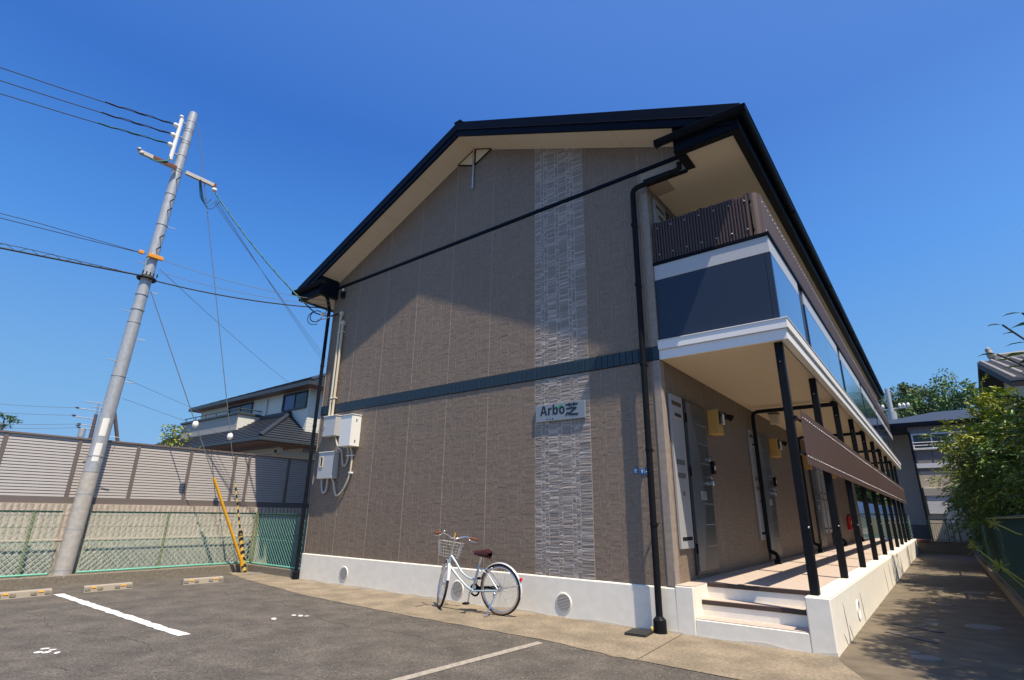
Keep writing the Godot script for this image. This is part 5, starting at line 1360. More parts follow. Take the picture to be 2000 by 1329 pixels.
		if g == 0:
			var seg := 0.0
			var j := 0
			while seg < 1.95:
				var r0 := 0.05 if seg < 0.86 else 0.02
				var e := seg + (0.075 if seg < 0.86 else 0.085)
				# slanted stripes: a sheared band
				m = Mb.new()
				var nn := 14
				for k in nn:
					var a0 := TAU * k / nn; var a1 := TAU * (k + 1) / nn
					var sh := 0.9 * r0
					var f0 := Vector3(cos(a0), 0, sin(a0)) * r0; var f1 := Vector3(cos(a1), 0, sin(a1)) * r0
					var s0 := maxf(seg + sh * cos(a0) * 1.2, 0.0); var s1 := maxf(seg + sh * cos(a1) * 1.2, 0.0)
					m.smooth_quad(foot + dv * s1 + f1, foot + dv * s0 + f0, foot + dv * (s0 + e - seg) + f0, foot + dv * (s1 + e - seg) + f1, f1, f0, f0, f1)
				part(gt, "guard_stripe", m, mats["wire_black"] if j % 2 else mats["stripe_yellow"])
				seg = e; j += 1
			m = Mb.new(); m.tube([foot + dv * 0.84, foot + dv * 0.95], [0.055, 0.03], 12); part(gt, "guard_cap", m, mats["wire_black"])
		else:
			m = Mb.new(); m.rod(foot + Vector3(0.02, -0.02, 0.02), Vector3(-2.10, 2.04, 1.18), 0.032, 12); part(gt, "guard_tube", m, mats["yellow"])
			m = Mb.new(); m.rod(foot + Vector3(0.02, -0.10, 0.0), foot + Vector3(0.02, 0.06, 0.04), 0.04, 10); part(gt, "guard_clip", m, mats["yellow"])

# ---------------------------------------------------------------- things on the car park
func lot_items() -> void:
	var stops := [[4.32, "concrete car stop cut off by the left edge of the view", 0.04], [3.17, "concrete car stop right beside the foot of the utility pole", 0.03], [1.64, "concrete car stop nearest the guy wire and building corner", -0.06]]
	for s in stops:
		var c := thing("car_stop", s[1], "car stop", Vector3(-0.92 if s[0] > 2 else -0.78, 0, s[0]), s[2], "concrete car stops in the parking bays")
		var m := Mb.new()
		m.t = Transform3D(Basis(), Vector3.ZERO)
		var hl := 0.36
		m.prism(PackedVector2Array([Vector2(-0.075, 0), Vector2(0.075, 0), Vector2(0.055, 0.085), Vector2(0.035, 0.10), Vector2(-0.035, 0.10), Vector2(-0.055, 0.085)]), -hl, hl)
		part(c, "block", m, mats["carstop"])
		for e in [-1.0, 1.0]:
			for q in [0.13, 0.31]:
				m = Mb.new(); m.box(Vector3(0.068, 0.045, e * q), Vector3(0.012, 0.045, 0.08), 0.003, Basis(Vector3.BACK, 0.2)); part(c, "recess", m, mats["kerb"])
			m = Mb.new(); m.box(Vector3(0.063, 0.068, e * 0.22), Vector3(0.012, 0.026, 0.07), 0.003, Basis(Vector3.BACK, 0.25)); part(c, "reflector", m, mats["yellow"])
	# painted marks
	var m := Mb.new()
	var n := 40
	var A := Vector2(-0.93, 3.85); var B2 := Vector2(3.84, 3.86)
	var up_e: Array = []; var lo_e: Array = []
	for k in n + 1:
		var c := A.lerp(B2, float(k) / n)
		up_e.append(c + Vector2(0, -0.068 + rng.randf_range(-0.014, 0.014))); lo_e.append(c + Vector2(0, 0.068 + rng.randf_range(-0.014, 0.014)))
	for k in n:
		if k % 4 == 3 and k < 37: up_e[k] += Vector2(0, 0.015)
		m.sheet(PackedVector2Array([up_e[k], up_e[k + 1], lo_e[k + 1] + Vector2(-0.004 if k % 5 == 0 else 0.0, 0), lo_e[k]]), 0.005)
	var ln := solo("bay_line", m, mats["white_paint"], "freshly brushed white bay line between the left and middle parking bays", "road marking")
	m = Mb.new(); m.sheet(PackedVector2Array([Vector2(6.86, 4.6), Vector2(6.97, 4.6), Vector2(7.05, 3.0), Vector2(7.14, 1.5), Vector2(7.04, 1.48), Vector2(6.95, 3.0)]), 0.0045)
	solo("bay_line", m, mats["pale_line"], "worn pale bay line running from the concrete apron to the foreground", "road marking")
	var blobs := [["worn number two painted white on the near left bay", [[3.47, 5.02, 0.035, 0.025], [3.60, 5.10, 0.05, 0.022], [3.66, 5.05, 0.045, 0.022], [3.585, 4.985, 0.035, 0.02], [3.76, 4.99, 0.055, 0.014]]], ["worn remains of a white bay number on the middle bay", [[3.66, 2.68, 0.075, 0.02], [3.62, 2.37, 0.05, 0.018], [3.72, 2.33, 0.07, 0.018], [3.80, 2.29, 0.03, 0.02]]]]
	for b in blobs:
		m = Mb.new()
		for e in b[1]:
			var poly := PackedVector2Array()
			for k in 10:
				var a := TAU * k / 10.0
				poly.append(Vector2(e[0], e[1]) + Vector2(cos(a) * e[2], sin(a) * e[3] * 1.7).rotated(0.5) * rng.randf_range(0.85, 1.1))
			m.sheet(poly, 0.005)
		solo("bay_number", m, mats["white_paint"], b[0], "road marking")
	var gm := MultiMesh.new(); gm.transform_format = MultiMesh.TRANSFORM_3D
	var gs := Mb.new(); gs.ellip(Vector3.ZERO, Vector3(1, 0.6, 0.8), 3, 5); gm.mesh = gs.commit()
	gm.instance_count = 900
	for k in 900:
		var gp := Vector3(rng.randf_range(-2.1, 10.0), 0.002, rng.randf_range(0.6, 6.0))
		if k % 3 == 0: gp.z = 1.35 + absf(rng.randfn()) * 0.3; gp.x = rng.randf_range(-1.5, 9.8)
		var sc := rng.randf_range(0.003, 0.0075)
		gm.set_instance_transform(k, Transform3D(Basis(Vector3.UP, rng.randf() * TAU).scaled(Vector3.ONE * sc), gp))
	var gi := MultiMeshInstance3D.new(); gi.name = "grit"; gi.multimesh = gm; gi.material_override = mats["carstop"]; add_child(gi, true)
	gi.set_meta("kind", "stuff"); gi.set_meta("label", "scattered pale grit and small stones on the asphalt"); gi.set_meta("category", "grit")
	var cracks := [[Vector2(-0.9, 4.9), Vector2(4.4, 4.35), "long hairline crack crossing the left bays in the asphalt"], [Vector2(0.6, 1.9), Vector2(6.6, 2.35), "long hairline crack in the asphalt in front of the bicycle"], [Vector2(4.2, 5.2), Vector2(8.6, 2.6), "slanting hairline crack in the asphalt beside the pale bay line"]]
	for c in cracks:
		m = Mb.new()
		var n2 := 60
		var prev := Vector2.ZERO
		for k in n2 + 1:
			var cpt: Vector2 = (c[0] as Vector2).lerp(c[1], float(k) / n2) + Vector2(rng.randf_range(-0.02, 0.02), rng.randf_range(-0.03, 0.03) + 0.12 * sin(k * 0.21))
			if k > 0:
				var wv := Vector2(0.0, rng.randf_range(0.001, 0.003))
				m.sheet(PackedVector2Array([prev - wv, cpt - wv, cpt + wv, prev + wv]), 0.004)
			prev = cpt
		solo("asphalt_crack", m, mats["lid_dark"], c[2], "crack")
	# lids and grates
	var lid := thing("drain_cover", "dark square drain lid on the apron beside the black downpipe", "drain cover", Vector3(7.745, 0.006, 0.36), 0.1)
	part(lid, "plate", bx(Vector3(-0.13, 0, -0.15), Vector3(0.13, 0.03, 0.15), 0.004), mats["lid_dark"])
	m = Mb.new(); m.ellip(Vector3(0.12, 0.05, -0.12), Vector3(0.018, 0.03, 0.018), 6, 8); part(lid, "tap_stub", m, mats["stripe_yellow"])
	m = Mb.new(); m.t = Transform3D(Basis(), Vector3(-1.62, 0.004, 0.10)); m.lathe([Vector2(0.17, 0.0), Vector2(0.168, 0.012), Vector2(0.0, 0.016)], 28)
	solo("manhole_lid", m, mats["lid_pale"], "round pale manhole lid beside the striped guy guard", "manhole cover")
	var gl := ["front narrow drain grate crossing the path beside the plinth", "second narrow drain grate behind the front one on the path"]
	for k in 2:
		var g := thing("drain_grate", gl[k], "drain grate", Vector3(10.32 if k == 0 else 10.35, 0.0045, -1.66 if k == 0 else -2.41), -0.62 + 0.05 * k, "narrow grates across the path")
		part(g, "frame", bx(Vector3(-0.31, 0, -0.05), Vector3(0.31, 0.006, 0.05)), mats["lid_dark"])
		m = Mb.new()
		for q in 24: m.span(Vector3(-0.30 + q * 0.0255, 0.006, -0.042), Vector3(-0.286 + q * 0.0255, 0.012, 0.042))
		part(g, "bars", m, mats["grey_patch"], true)
	var ell := [[10.49, -0.53, 0.13, "larger round pale lid nearest the front end of the path"], [10.38, -0.72, 0.06, "small round pale lid touching the front larger lid on the path"], [11.05, -3.12, 0.2, "broad round pale lid by the right kerb behind the two grates"], [10.50, -2.97, 0.09, "middle round lid of the three in a row behind the grates"], [10.42, -2.75, 0.05, "smallest round lid of the three behind the grates, nearest them"], [10.5, -3.25, 0.08, "farthest round lid of the three in a row behind the grates"], [10.62, -5.2, 0.12, "single round pale lid halfway along the shaded path"], [11.1, -7.6, 0.2, "broad round lid by the kerb in the far half of the path"], [10.6, -7.4, 0.1, "round lid left of the far broad lid on the path"], [10.62, -8.1, 0.1, "farthest round lid on the shaded path"], [10.45, -8.0, 0.06, "small lid beside the farthest round lid on the path"]]
	for e in ell:
		m = Mb.new(); m.t = Transform3D(Basis(), Vector3(e[0], 0.0045, e[1])); m.lathe([Vector2(e[2], 0.0), Vector2(e[2] * 0.98, 0.008), Vector2(e[2] * 0.86, 0.010), Vector2(e[2] * 0.84, 0.007), Vector2(0.0, 0.008)], 24)
		solo("manhole_lid", m, mats["lid_pale"], e[3], "manhole cover", "round lids along the path")

# ---------------------------------------------------------------- things on the gable wall
func stroke(m: Mb, pts: Array, w: float, z0: float, z1: float) -> void:
	for i in pts.size() - 1:
		var a: Vector2 = pts[i]; var b: Vector2 = pts[i + 1]
		var d := (b - a).normalized(); var s := Vector2(-d.y, d.x) * w * 0.5
		var e := d * w * 0.35
		m.prism(PackedVector2Array([a - s - (e if i > 0 else Vector2.ZERO), b - s + (e if i < pts.size() - 2 else Vector2.ZERO), b + s + (e if i < pts.size() - 2 else Vector2.ZERO), a + s - (e if i > 0 else Vector2.ZERO)]), z0, z1 + 0.0004 * i)

func grass_kanji(m: Mb, o: Vector2, s: float, w: float, z0: float, z1: float, wide := 1.0) -> void:
	var L := [[Vector2(0.03, 0.84), Vector2(0.97, 0.84)], [Vector2(0.32, 0.98), Vector2(0.32, 0.70)], [Vector2(0.68, 0.98), Vector2(0.68, 0.70)], [Vector2(0.46, 0.70), Vector2(0.50, 0.56)], [Vector2(0.08, 0.55), Vector2(0.82, 0.55), Vector2(0.22, 0.10)], [Vector2(0.02, 0.05), Vector2(0.20, 0.26)], [Vector2(0.18, 0.22), Vector2(0.42, 0.08), Vector2(0.98, 0.07)]]
	var i := 0
	for l in L:
		var q: Array = []
		for p in l: q.append(o + p * s * Vector2(wide, 1.0))
		stroke(m, q, w, z0, z1 + 0.0003 * i); i += 1

func text(parent: Node, called: String, s: String, size: float, at: Vector3, mt: Material, bold := true, italic := 0.0, b := Basis()) -> MeshInstance3D:
	var f := SystemFont.new(); f.font_names = PackedStringArray(["Droid Sans"]); f.font_weight = 700 if bold else 400
	var tm := TextMesh.new(); tm.text = s; tm.font = f; tm.font_size = 64; tm.pixel_size = size / 64.0; tm.depth = 0.002
	tm.horizontal_alignment = HORIZONTAL_ALIGNMENT_LEFT; tm.vertical_alignment = VERTICAL_ALIGNMENT_BOTTOM
	var o := put(parent, called, tm, mt)
	o.transform = Transform3D(b, at)
	return o

func wall_items() -> void:
	# name sign
	var s := thing("name_sign", "grey metal building name sign reading Arbo on the gable wall", "sign", Vector3(6.02, 2.735, 0.03))
	part(s, "board", bx(Vector3(0, 0, -0.015), Vector3(0.895, 0.265, 0.02), 0.003), mats["sign_face"])
	var m := Mb.new(); m.span(Vector3(0.05, 0.05, -0.03), Vector3(0.1, 0.2, -0.015)); m.span(Vector3(0.8, 0.05, -0.03), Vector3(0.85, 0.2, -0.015)); part(s, "mount", m, mats["steel"])
	text(s, "lettering", "Arbo", 0.205, Vector3(0.085, 0.045, 0.0215), mats["ink"])
	m = Mb.new(); grass_kanji(m, Vector2(0.553, 0.055), 0.20, 0.026, 0.0205, 0.0225, 1.16); part(s, "lettering", m, mats["ink"])
	m = Mb.new()
	m.prism(PackedVector2Array([Vector2(0.412, 0.186), Vector2(0.432, 0.188), Vector2(0.47, 0.202), Vector2(0.50, 0.238), Vector2(0.465, 0.236), Vector2(0.43, 0.220), Vector2(0.415, 0.204)]), 0.0205, 0.0225); part(s, "leaf_mark", m, mats["leaf_green"])
	m = Mb.new()
	var z0 := 0.0205; var z1 := 0.0222
	for l in [[Vector2(0.205, 0.040), Vector2(0.229, 0.040), Vector2(0.220, 0.029)], [Vector2(0.217, 0.034), Vector2(0.213, 0.020)], [Vector2(0.264, 0.040), Vector2(0.262, 0.026), Vector2(0.256, 0.020)], [Vector2(0.272, 0.042), Vector2(0.272, 0.021), Vector2(0.284, 0.029)], [Vector2(0.312, 0.036), Vector2(0.336, 0.036)], [Vector2(0.324, 0.043), Vector2(0.324, 0.019)], [Vector2(0.318, 0.030), Vector2(0.312, 0.022)], [Vector2(0.330, 0.030), Vector2(0.336, 0.022)]]:
		stroke(m, l, 0.004, z0, z1); z1 += 0.0002
	part(s, "lettering", m, mats["ink"])
	# address plates
	s = thing("address_plate", "small blue address plate reading 11-31 beside the downpipe", "address plate", Vector3(7.72, 1.885, 0.012))
	part(s, "plate", bx(Vector3(0, 0, 0), Vector3(0.155, 0.075, 0.006), 0.002), mats["plate_blue"])
	text(s, "lettering", "11-31", 0.066, Vector3(0.014, 0.0, 0.0065), mats["plate_white"])
	s = thing("address_plate", "tiny blue town plate left of the numbered address plate", "address plate", Vector3(7.625, 1.90, 0.012))
	part(s, "plate", bx(Vector3(0, 0, 0), Vector3(0.075, 0.075, 0.006), 0.002), mats["plate_blue"])
	m = Mb.new(); grass_kanji(m, Vector2(0.012, 0.012), 0.05, 0.006, 0.0062, 0.0075); part(s, "lettering", m, mats["plate_white"])
	# electric boxes
	var boxes := [[Vector3(0.37, 2.91, 0.0), Vector3(0.81, 3.345, 0.16), "small grey electric cabinet upper left beside the white cabinet", "panel_grey"], [Vector3(1.13, 2.64, 0.0), Vector3(1.515, 3.285, 0.25), "tall white electric cabinet, the larger one of the upper pair", "plate_white"], [Vector3(0.335, 2.015, 0.0), Vector3(0.875, 2.565, 0.15), "grey meter cabinet with a framed window below the other two cabinets", "panel_grey"]]
	for k in 3:
		var q: Array = boxes[k]
		var c := thing("electric_cabinet", q[2], "electric cabinet", Vector3.ZERO)
		part(c, "housing", bx(q[0] + Vector3(0, 0, 0.012), q[1] - Vector3(0, 0, 0.045), 0.006), mats[q[3]])
		part(c, "door", bx(Vector3(q[0].x + 0.002, q[0].y + 0.004, q[1].z - 0.043), Vector3(q[1].x - 0.002, q[1].y - 0.004, q[1].z), 0.005), mats[q[3]])
		part(c, "lid", bx(Vector3(q[0].x - 0.012, q[1].y - 0.002, 0.012), Vector3(q[1].x + 0.012, q[1].y + 0.014, q[1].z + 0.014), 0.004), mats["plate_white"])
		if k == 0:
			m = Mb.new(); m.rod(Vector3(q[0].x + 0.06, q[0].y + 0.22, q[1].z), Vector3(q[0].x + 0.06, q[0].y + 0.22, q[1].z + 0.025), 0.018, 10); part(c, "lock", m, mats["chrome"])
		if k == 1:
			m = Mb.new(); m.span(Vector3(q[1].x - 0.004, q[0].y + 0.08, 0.12), Vector3(q[1].x + 0.008, q[0].y + 0.13, 0.15), 0.002); m.span(Vector3(q[1].x - 0.004, q[1].y - 0.13, 0.12), Vector3(q[1].x + 0.008, q[1].y - 0.08, 0.15), 0.002); part(c, "hinge", m, mats["steel"])
		if k == 2:
			m = Mb.new()
			var wz: float = q[1].z
			for e in [[0.40, 2.25, 0.52, 2.275], [0.40, 2.455, 0.52, 2.48], [0.40, 2.275, 0.425, 2.455], [0.495, 2.275, 0.52, 2.455]]: m.span(Vector3(e[0], e[1], wz), Vector3(e[2], e[3], wz + 0.014), 0.003)
			var wf := part(c, "window_frame", m, mats["box_beige"])
			part(wf, "pane", bx(Vector3(0.425, 2.275, wz - 0.002), Vector3(0.495, 2.455, wz + 0.003)), mats["glass_dark"])
	# conduits
	var cd := thing("conduit_pair", "pair of beige conduits running down the wall into the cabinets", "conduit")
	for q in [[0.40, 5.75], [0.51, 5.50]]:
		m = Mb.new(); m.tube([Vector3(q[0] + 0.01, q[1] + 0.03, 0.03), Vector3(q[0], q[1], 0.06), Vector3(q[0], 3.36, 0.06)], 0.028, 10); part(cd, "conduit", m, mats["box_beige"])
	for y in [3.78, 5.35]:
		for x in [0.40, 0.51]:
			m = Mb.new(); m.span(Vector3(x - 0.042, y - 0.015, 0.0), Vector3(x + 0.042, y + 0.015, 0.092), 0.006); part(cd, "saddle", m, mats["box_beige"])
	m = Mb.new(); m.span(Vector3(0.355, 5.78, 0.0), Vector3(0.445, 5.88, 0.09), 0.02); m.span(Vector3(0.465, 5.52, 0.0), Vector3(0.56, 5.62, 0.10), 0.02); part(cd, "entry_cap", m, mats["box_beige"])
	cd = thing("cabinet_cable", "beige flexible cable hanging in loops below the electric cabinets", "cable")
	m = Mb.new(); m.tube(smooth([Vector3(0.74, 2.91, 0.08), Vector3(0.78, 2.76, 0.05), Vector3(0.86, 2.66, 0.05), Vector3(0.98, 2.58, 0.05), Vector3(1.04, 2.4, 0.05), Vector3(1.10, 2.27, 0.05), Vector3(1.19, 2.30, 0.05), Vector3(1.24, 2.46, 0.05), Vector3(1.22, 2.64, 0.08)]), 0.016, 8); part(cd, "cable", m, mats["box_beige"])
	m = Mb.new(); m.tube(smooth([Vector3(1.32, 2.64, 0.08), Vector3(1.36, 2.46, 0.05), Vector3(1.36, 2.15, 0.05), Vector3(1.27, 1.90, 0.05), Vector3(1.10, 1.71, 0.05), Vector3(0.96, 1.68, 0.05), Vector3(0.88, 1.80, 0.05), Vector3(0.84, 1.93, 0.06), Vector3(0.78, 2.02, 0.07)]), 0.020, 8); part(cd, "cable", m, mats["box_beige"])
	m = Mb.new(); m.span(Vector3(1.32, 2.10, 0.0), Vector3(1.40, 2.135, 0.072), 0.006); m.span(Vector3(1.18, 2.46, 0.0), Vector3(1.40, 2.482, 0.07), 0.004); part(cd, "cable_clip", m, mats["plate_white"])
	m = Mb.new(); m.tube(smooth([Vector3(0.42, 2.02, 0.07), Vector3(0.42, 1.85, 0.05), Vector3(0.49, 1.73, 0.05), Vector3(0.59, 1.8, 0.05), Vector3(0.63, 2.02, 0.07)]), 0.022, 8); part(cd, "cable", m, mats["panel_grey"])
	# small white lamp sensor by the left eave
	s = thing("wall_sensor", "small black and white sensor box under the left end of the gable trim", "sensor", Vector3(0.36, 6.24, 0.03))
	part(s, "housing", bx(Vector3(-0.04, 0, -0.02), Vector3(0.05, 0.16, 0.07), 0.01), mats["pipe_black"])
	m = Mb.new(); m.ellip(Vector3(0.0, 0.2, 0.03), Vector3(0.03, 0.05, 0.03), 6, 10); part(s, "cap", m, mats["plate_white"])

func smooth(pts: Array) -> Array:
	var c := Curve3D.new()
	for i in pts.size():
		var a: Vector3 = pts[maxi(i - 1, 0)]; var b: Vector3 = pts[mini(i + 1, pts.size() - 1)]
		var tn := (b - a) / 6.0
		c.add_point(pts[i], -tn, tn)
	var out: Array = []
	for k in pts.size() * 4 - 3: out.append(c.sample(k / 4, (k % 4) / 4.0) if k / 4 < pts.size() - 1 else pts[pts.size() - 1])
	return out

# ---------------------------------------------------------------- corridor fittings
func corridor_items() -> void:
	var ord := ["nearest", "second", "third", "fourth"]
	var gz := [-1.83, -5.92, -9.6, -13.9]
	for k in 4:
		var g := thing("gas_meter_box", ord[k] + " ochre gas meter box on the ground floor corridor wall", "meter box", Vector3(8.108, 2.62, gz[k]), 0.0, "")
		part(g, "housing", bx(Vector3(0, 0, -0.27), Vector3(0.17, 0.39, 0), 0.008), mats["meter_cream"])
		part(g, "dial_window", bx(Vector3(0.165, 0.16, -0.24), Vector3(0.20, 0.37, -0.06), 0.006), mats["glass_dark"])
		part(g, "cover", bx(Vector3(0.195, 0.17, -0.26), Vector3(0.205, 0.34, -0.16), 0.003), mats["plate_white"])
	var lz := [-2.75, -7.0, -13.0]
	for k in 3:
		var l := thing("wall_lamp", ord[k] + " small black corridor wall lamp under the ceiling", "lamp", Vector3(8.108, 2.98, lz[k]))
		part(l, "base", bx(Vector3(0, 0, -0.06), Vector3(0.05, 0.12, 0.06), 0.01), mats["pipe_black"])
		var m := Mb.new(); m.tube([Vector3(0.05, 0.07, 0), Vector3(0.09, 0.05, -0.02), Vector3(0.13, 0.02, -0.05)], [0.03, 0.05, 0.06], 12); part(l, "shade", m, mats["pipe_black"])
	var iz := [-1.76, -5.86]
	for k in 2:
		var ic := thing("intercom", ord[k] + " dark intercom panel beside a flat door", "intercom", Vector3(8.108, 1.99, iz[k]))
		part(ic, "housing", bx(Vector3(0, 0, -0.12), Vector3(0.05, 0.2, 0), 0.006), mats["pipe_black"])
		part(ic, "button_plate", bx(Vector3(0.048, 0.06, -0.09), Vector3(0.055, 0.13, -0.04), 0.003), mats["plate_white"])
	for q in [[-5.2, "beige emergency light box hanging from the near corridor ceiling"], [-14.5, "beige emergency light box on the far corridor ceiling"]]:
		var e := thing("emergency_light", q[1], "light box", Vector3(8.42, 3.22, q[0]))
		part(e, "housing", bx(Vector3(-0.08, 0, -0.16), Vector3(0.08, 0.21, 0.0), 0.008), mats["box_beige"])
		part(e, "mounting_plate", bx(Vector3(-0.1, 0.21, -0.18), Vector3(0.1, 0.228, 0.02), 0.003), mats["pipe_black"])
	var x := thing("fire_extinguisher", "red fire extinguisher hanging on the far corridor wall", "fire extinguisher", Vector3(8.22, 0.98, -15.9))
	var m := Mb.new(); m.lathe([Vector2(0.0, 0.0), Vector2(0.075, 0.0), Vector2(0.08, 0.02), Vector2(0.08, 0.38), Vector2(0.06, 0.44), Vector2(0.025, 0.47), Vector2(0.0, 0.47)], 18); part(x, "cylinder", m, mats["red_paint"])
	m = Mb.new(); m.span(Vector3(-0.03, 0.46, -0.03), Vector3(0.03, 0.52, 0.03), 0.006); m.span(Vector3(-0.01, 0.51, -0.02), Vector3(0.1, 0.53, 0.02), 0.004); part(x, "valve", m, mats["pipe_black"])
	m = Mb.new(); m.tube(smooth([Vector3(0.03, 0.49, 0.02), Vector3(0.1, 0.45, 0.06), Vector3(0.1, 0.25, 0.07), Vector3(0.085, 0.08, 0.05)]), 0.012, 6); part(x, "hose", m, mats["pipe_black"])
	part(x, "label_band", bx(Vector3(0.05, 0.18, -0.04), Vector3(0.083, 0.30, 0.05), 0.004), mats["plate_white"])

# ---------------------------------------------------------------- bicycle (local +X forward, +Y up, -Z towards the car park)
func bicycle() -> void:
	var r := thing("bicycle", "pale blue city bicycle with brown saddle and front basket by the gable plinth", "bicycle", Vector3(5.75, 0.006, 0.52), PI + 0.115)
	r.rotation.x = 0.0
	var lean := Transform3D(Basis(Vector3.RIGHT, -0.055), Vector3.ZERO)
	var W := 0.335
	var rear := Vector3(0, W, 0); var front := Vector3(1.08, W, 0); var bb := Vector3(0.475, 0.285, 0)
	var h0 := Vector3(0.915, 0.60, 0); var h1 := Vector3(0.865, 0.775, 0)
	var ax := (h1 - h0).normalized()
	var steer := Transform3D(Basis(), h0) * Transform3D(Basis(ax, -0.78), Vector3.ZERO) * Transform3D(Basis(), -h0)
	var nb := func(steered: bool) -> Mb:
		var q := Mb.new(); q.t = lean * steer if steered else lean; return q
	var wheel := func(ctr: Vector3, st: bool, called: String) -> void:
		var m: Mb = nb.call(st)
		m.torus(ctr, Vector3(0, 0, 1), W - 0.024, 0.0165, 56, 10)
		var w := part(r, called, m, mats["tyre_tan"])
		m = nb.call(st); m.torus(ctr, Vector3(0, 0, 1), W - 0.0155, 0.0165, 56, 10, 0.0, TAU, 1.12); part(w, "tread", m, mats["tyre"])
		m = nb.call(st); m.torus(ctr, Vector3(0, 0, 1), W - 0.045, 0.011, 56, 8, 0.0, TAU, 1.3); part(w, "rim", m, mats["chrome"])
		m = nb.call(st)
		for k in 36:
			var a := TAU * k / 36.0
			var sgn := 1.0 if k % 2 else -1.0
			var ah := a + (0.7 if (k / 2) % 2 else -0.7)
			m.rod(ctr + Vector3(cos(ah) * 0.024, sin(ah) * 0.024, sgn * 0.028), ctr + Vector3(cos(a), sin(a), 0) * (W - 0.05), 0.0013, 4)
		part(w, "spokes", m, mats["galv_small"], true)
		m = nb.call(st); m.rod(ctr - Vector3(0, 0, 0.035), ctr + Vector3(0, 0, 0.035), 0.017, 12); m.rod(ctr - Vector3(0, 0, 0.032), ctr - Vector3(0, 0, 0.026), 0.03, 14); m.rod(ctr + Vector3(0, 0, 0.026), ctr + Vector3(0, 0, 0.032), 0.03, 14); m.rod(ctr - Vector3(0, 0, 0.065), ctr + Vector3(0, 0, 0.065), 0.006, 8); part(w, "hub", m, mats["chrome"])
	wheel.call(rear, false, "rear_wheel")
	wheel.call(front, true, "front_wheel")
	# frame
	var st0 := bb + Vector3(0.005, 0, 0); var st1 := Vector3(0.355, 0.655, 0)
	var m: Mb = nb.call(false)
	m.tube(smooth([h0 + Vector3(0, 0.02, 0), Vector3(0.76, 0.47, 0), Vector3(0.58, 0.33, 0), bb]), 0.019, 12)
	m.tube(smooth([h1 - ax * 0.03, Vector3(0.79, 0.66, 0), Vector3(0.68, 0.53, 0), Vector3(0.56, 0.455, 0), Vector3(0.45, 0.435, 0), st0.lerp(st1, 0.42)]), 0.016, 12)
	m.rod(st0, st1, 0.017, 12)
	m.rod(h0 - ax * 0.02, h1 + ax * 0.015, 0.021, 14)
	m.rod(bb - Vector3(0, 0, 0.04), bb + Vector3(0, 0, 0.04), 0.024, 14)
	part(r, "frame", m, mats["bike_paint"])
	m = nb.call(false)
	for s in [-1.0, 1.0]: m.tube([bb + Vector3(-0.02, 0, s * 0.025), Vector3(0.30, 0.30, s * 0.04), rear + Vector3(0.01, -0.01, s * 0.06)], 0.010, 8)
	part(r, "chain_stay", m, mats["bike_paint"])
	m = nb.call(false)
	for s in [-1.0, 1.0]: m.tube([st0.lerp(st1, 0.86) + Vector3(0, 0, s * 0.018), Vector3(0.18, 0.535, s * 0.05), rear + Vector3(0.01, 0.01, s * 0.06)], 0.008, 8)
	part(r, "seat_stay", m, mats["fender_white"])
	# seat
	m = nb.call(false); m.rod(st1 - Vector3(-0.02, 0.05, 0), Vector3(0.318, 0.775, 0), 0.0128, 10); part(r, "seat_post", m, mats["chrome"])
	m = nb.call(false)
	var rings: Array = []
	var sx := [-0.135, -0.125, -0.09, -0.03, 0.04, 0.10, 0.135, 0.145]; var sw := [0.05, 0.085, 0.105, 0.092, 0.055, 0.034, 0.024, 0.008]; var sh := [0.0, 0.035, 0.05, 0.042, 0.032, 0.030, 0.022, 0.005]
	for i in 8:
		var ring: Array = []
		for k in 12:
			var a := TAU * k / 12.0
			var yy := sin(a)
			ring.append(Vector3(0.308 + sx[i], 0.805 + (yy * sh[i] if yy > 0 else yy * lerpf(0.085, 0.03, i / 7.0)), cos(a) * sw[i]))
		rings.append(ring)
	for i in 7:
		for k in 12:
			var k2 := (k + 1) % 12
			var ci := Vector3(0.308 + sx[i], 0.79, 0); var cj := Vector3(0.308 + sx[i + 1], 0.79, 0)
			m.smooth_quad(rings[i][k2], rings[i][k], rings[i + 1][k], rings[i + 1][k2], rings[i][k2] - ci, rings[i][k] - ci, rings[i + 1][k] - cj, rings[i + 1][k2] - cj)
	var sd := part(r, "saddle", m, mats["saddle"])
	m = nb.call(false)
	for s in [-1.0, 1.0]:
		m.torus(Vector3(0.235, 0.745, s * 0.045), Vector3(0, 1, 0.2), 0.016, 0.004, 12, 5); m.torus(Vector3(0.235, 0.76, s * 0.045), Vector3(0, 1, 0.2), 0.016, 0.004, 12, 5); m.rod(Vector3(0.205, 0.755, s * 0.04), Vector3(0.405, 0.77, s * 0.02), 0.004, 5)
	part(sd, "springs", m, mats["steel"])
	# fenders
	var fender := func(ctr: Vector3, st: bool, a0: float, a1: float, called: String) -> MeshInstance3D:
		var q: Mb = nb.call(st)
		var N := 26
		for i in N:
			var u0 := lerpf(a0, a1, float(i) / N); var u1 := lerpf(a0, a1, float(i + 1) / N)
			for k in 5:
				var b0 := -1.2 + 2.4 * k / 5.0; var b1 := -1.2 + 2.4 * (k + 1) / 5.0
				var f := func(u: float, bq: float) -> Vector3: return ctr + Vector3(cos(u), sin(u), 0) * (W + 0.004 + cos(bq) * 0.016) + Vector3(0, 0, sin(bq) * 0.028)
				var nf := func(u: float, bq: float) -> Vector3: return Vector3(cos(u) * cos(bq), sin(u) * cos(bq), sin(bq))
				q.smooth_quad(f.call(u0, b1), f.call(u0, b0), f.call(u1, b0), f.call(u1, b1), nf.call(u0, b1), nf.call(u0, b0), nf.call(u1, b0), nf.call(u1, b1))
		return part(r, called, q, mats["fender_white"])
	var rf: MeshInstance3D = fender.call(rear, false, 0.35, 3.35, "rear_fender")
	fender.call(front, true, 0.75, 2.95, "front_fender")
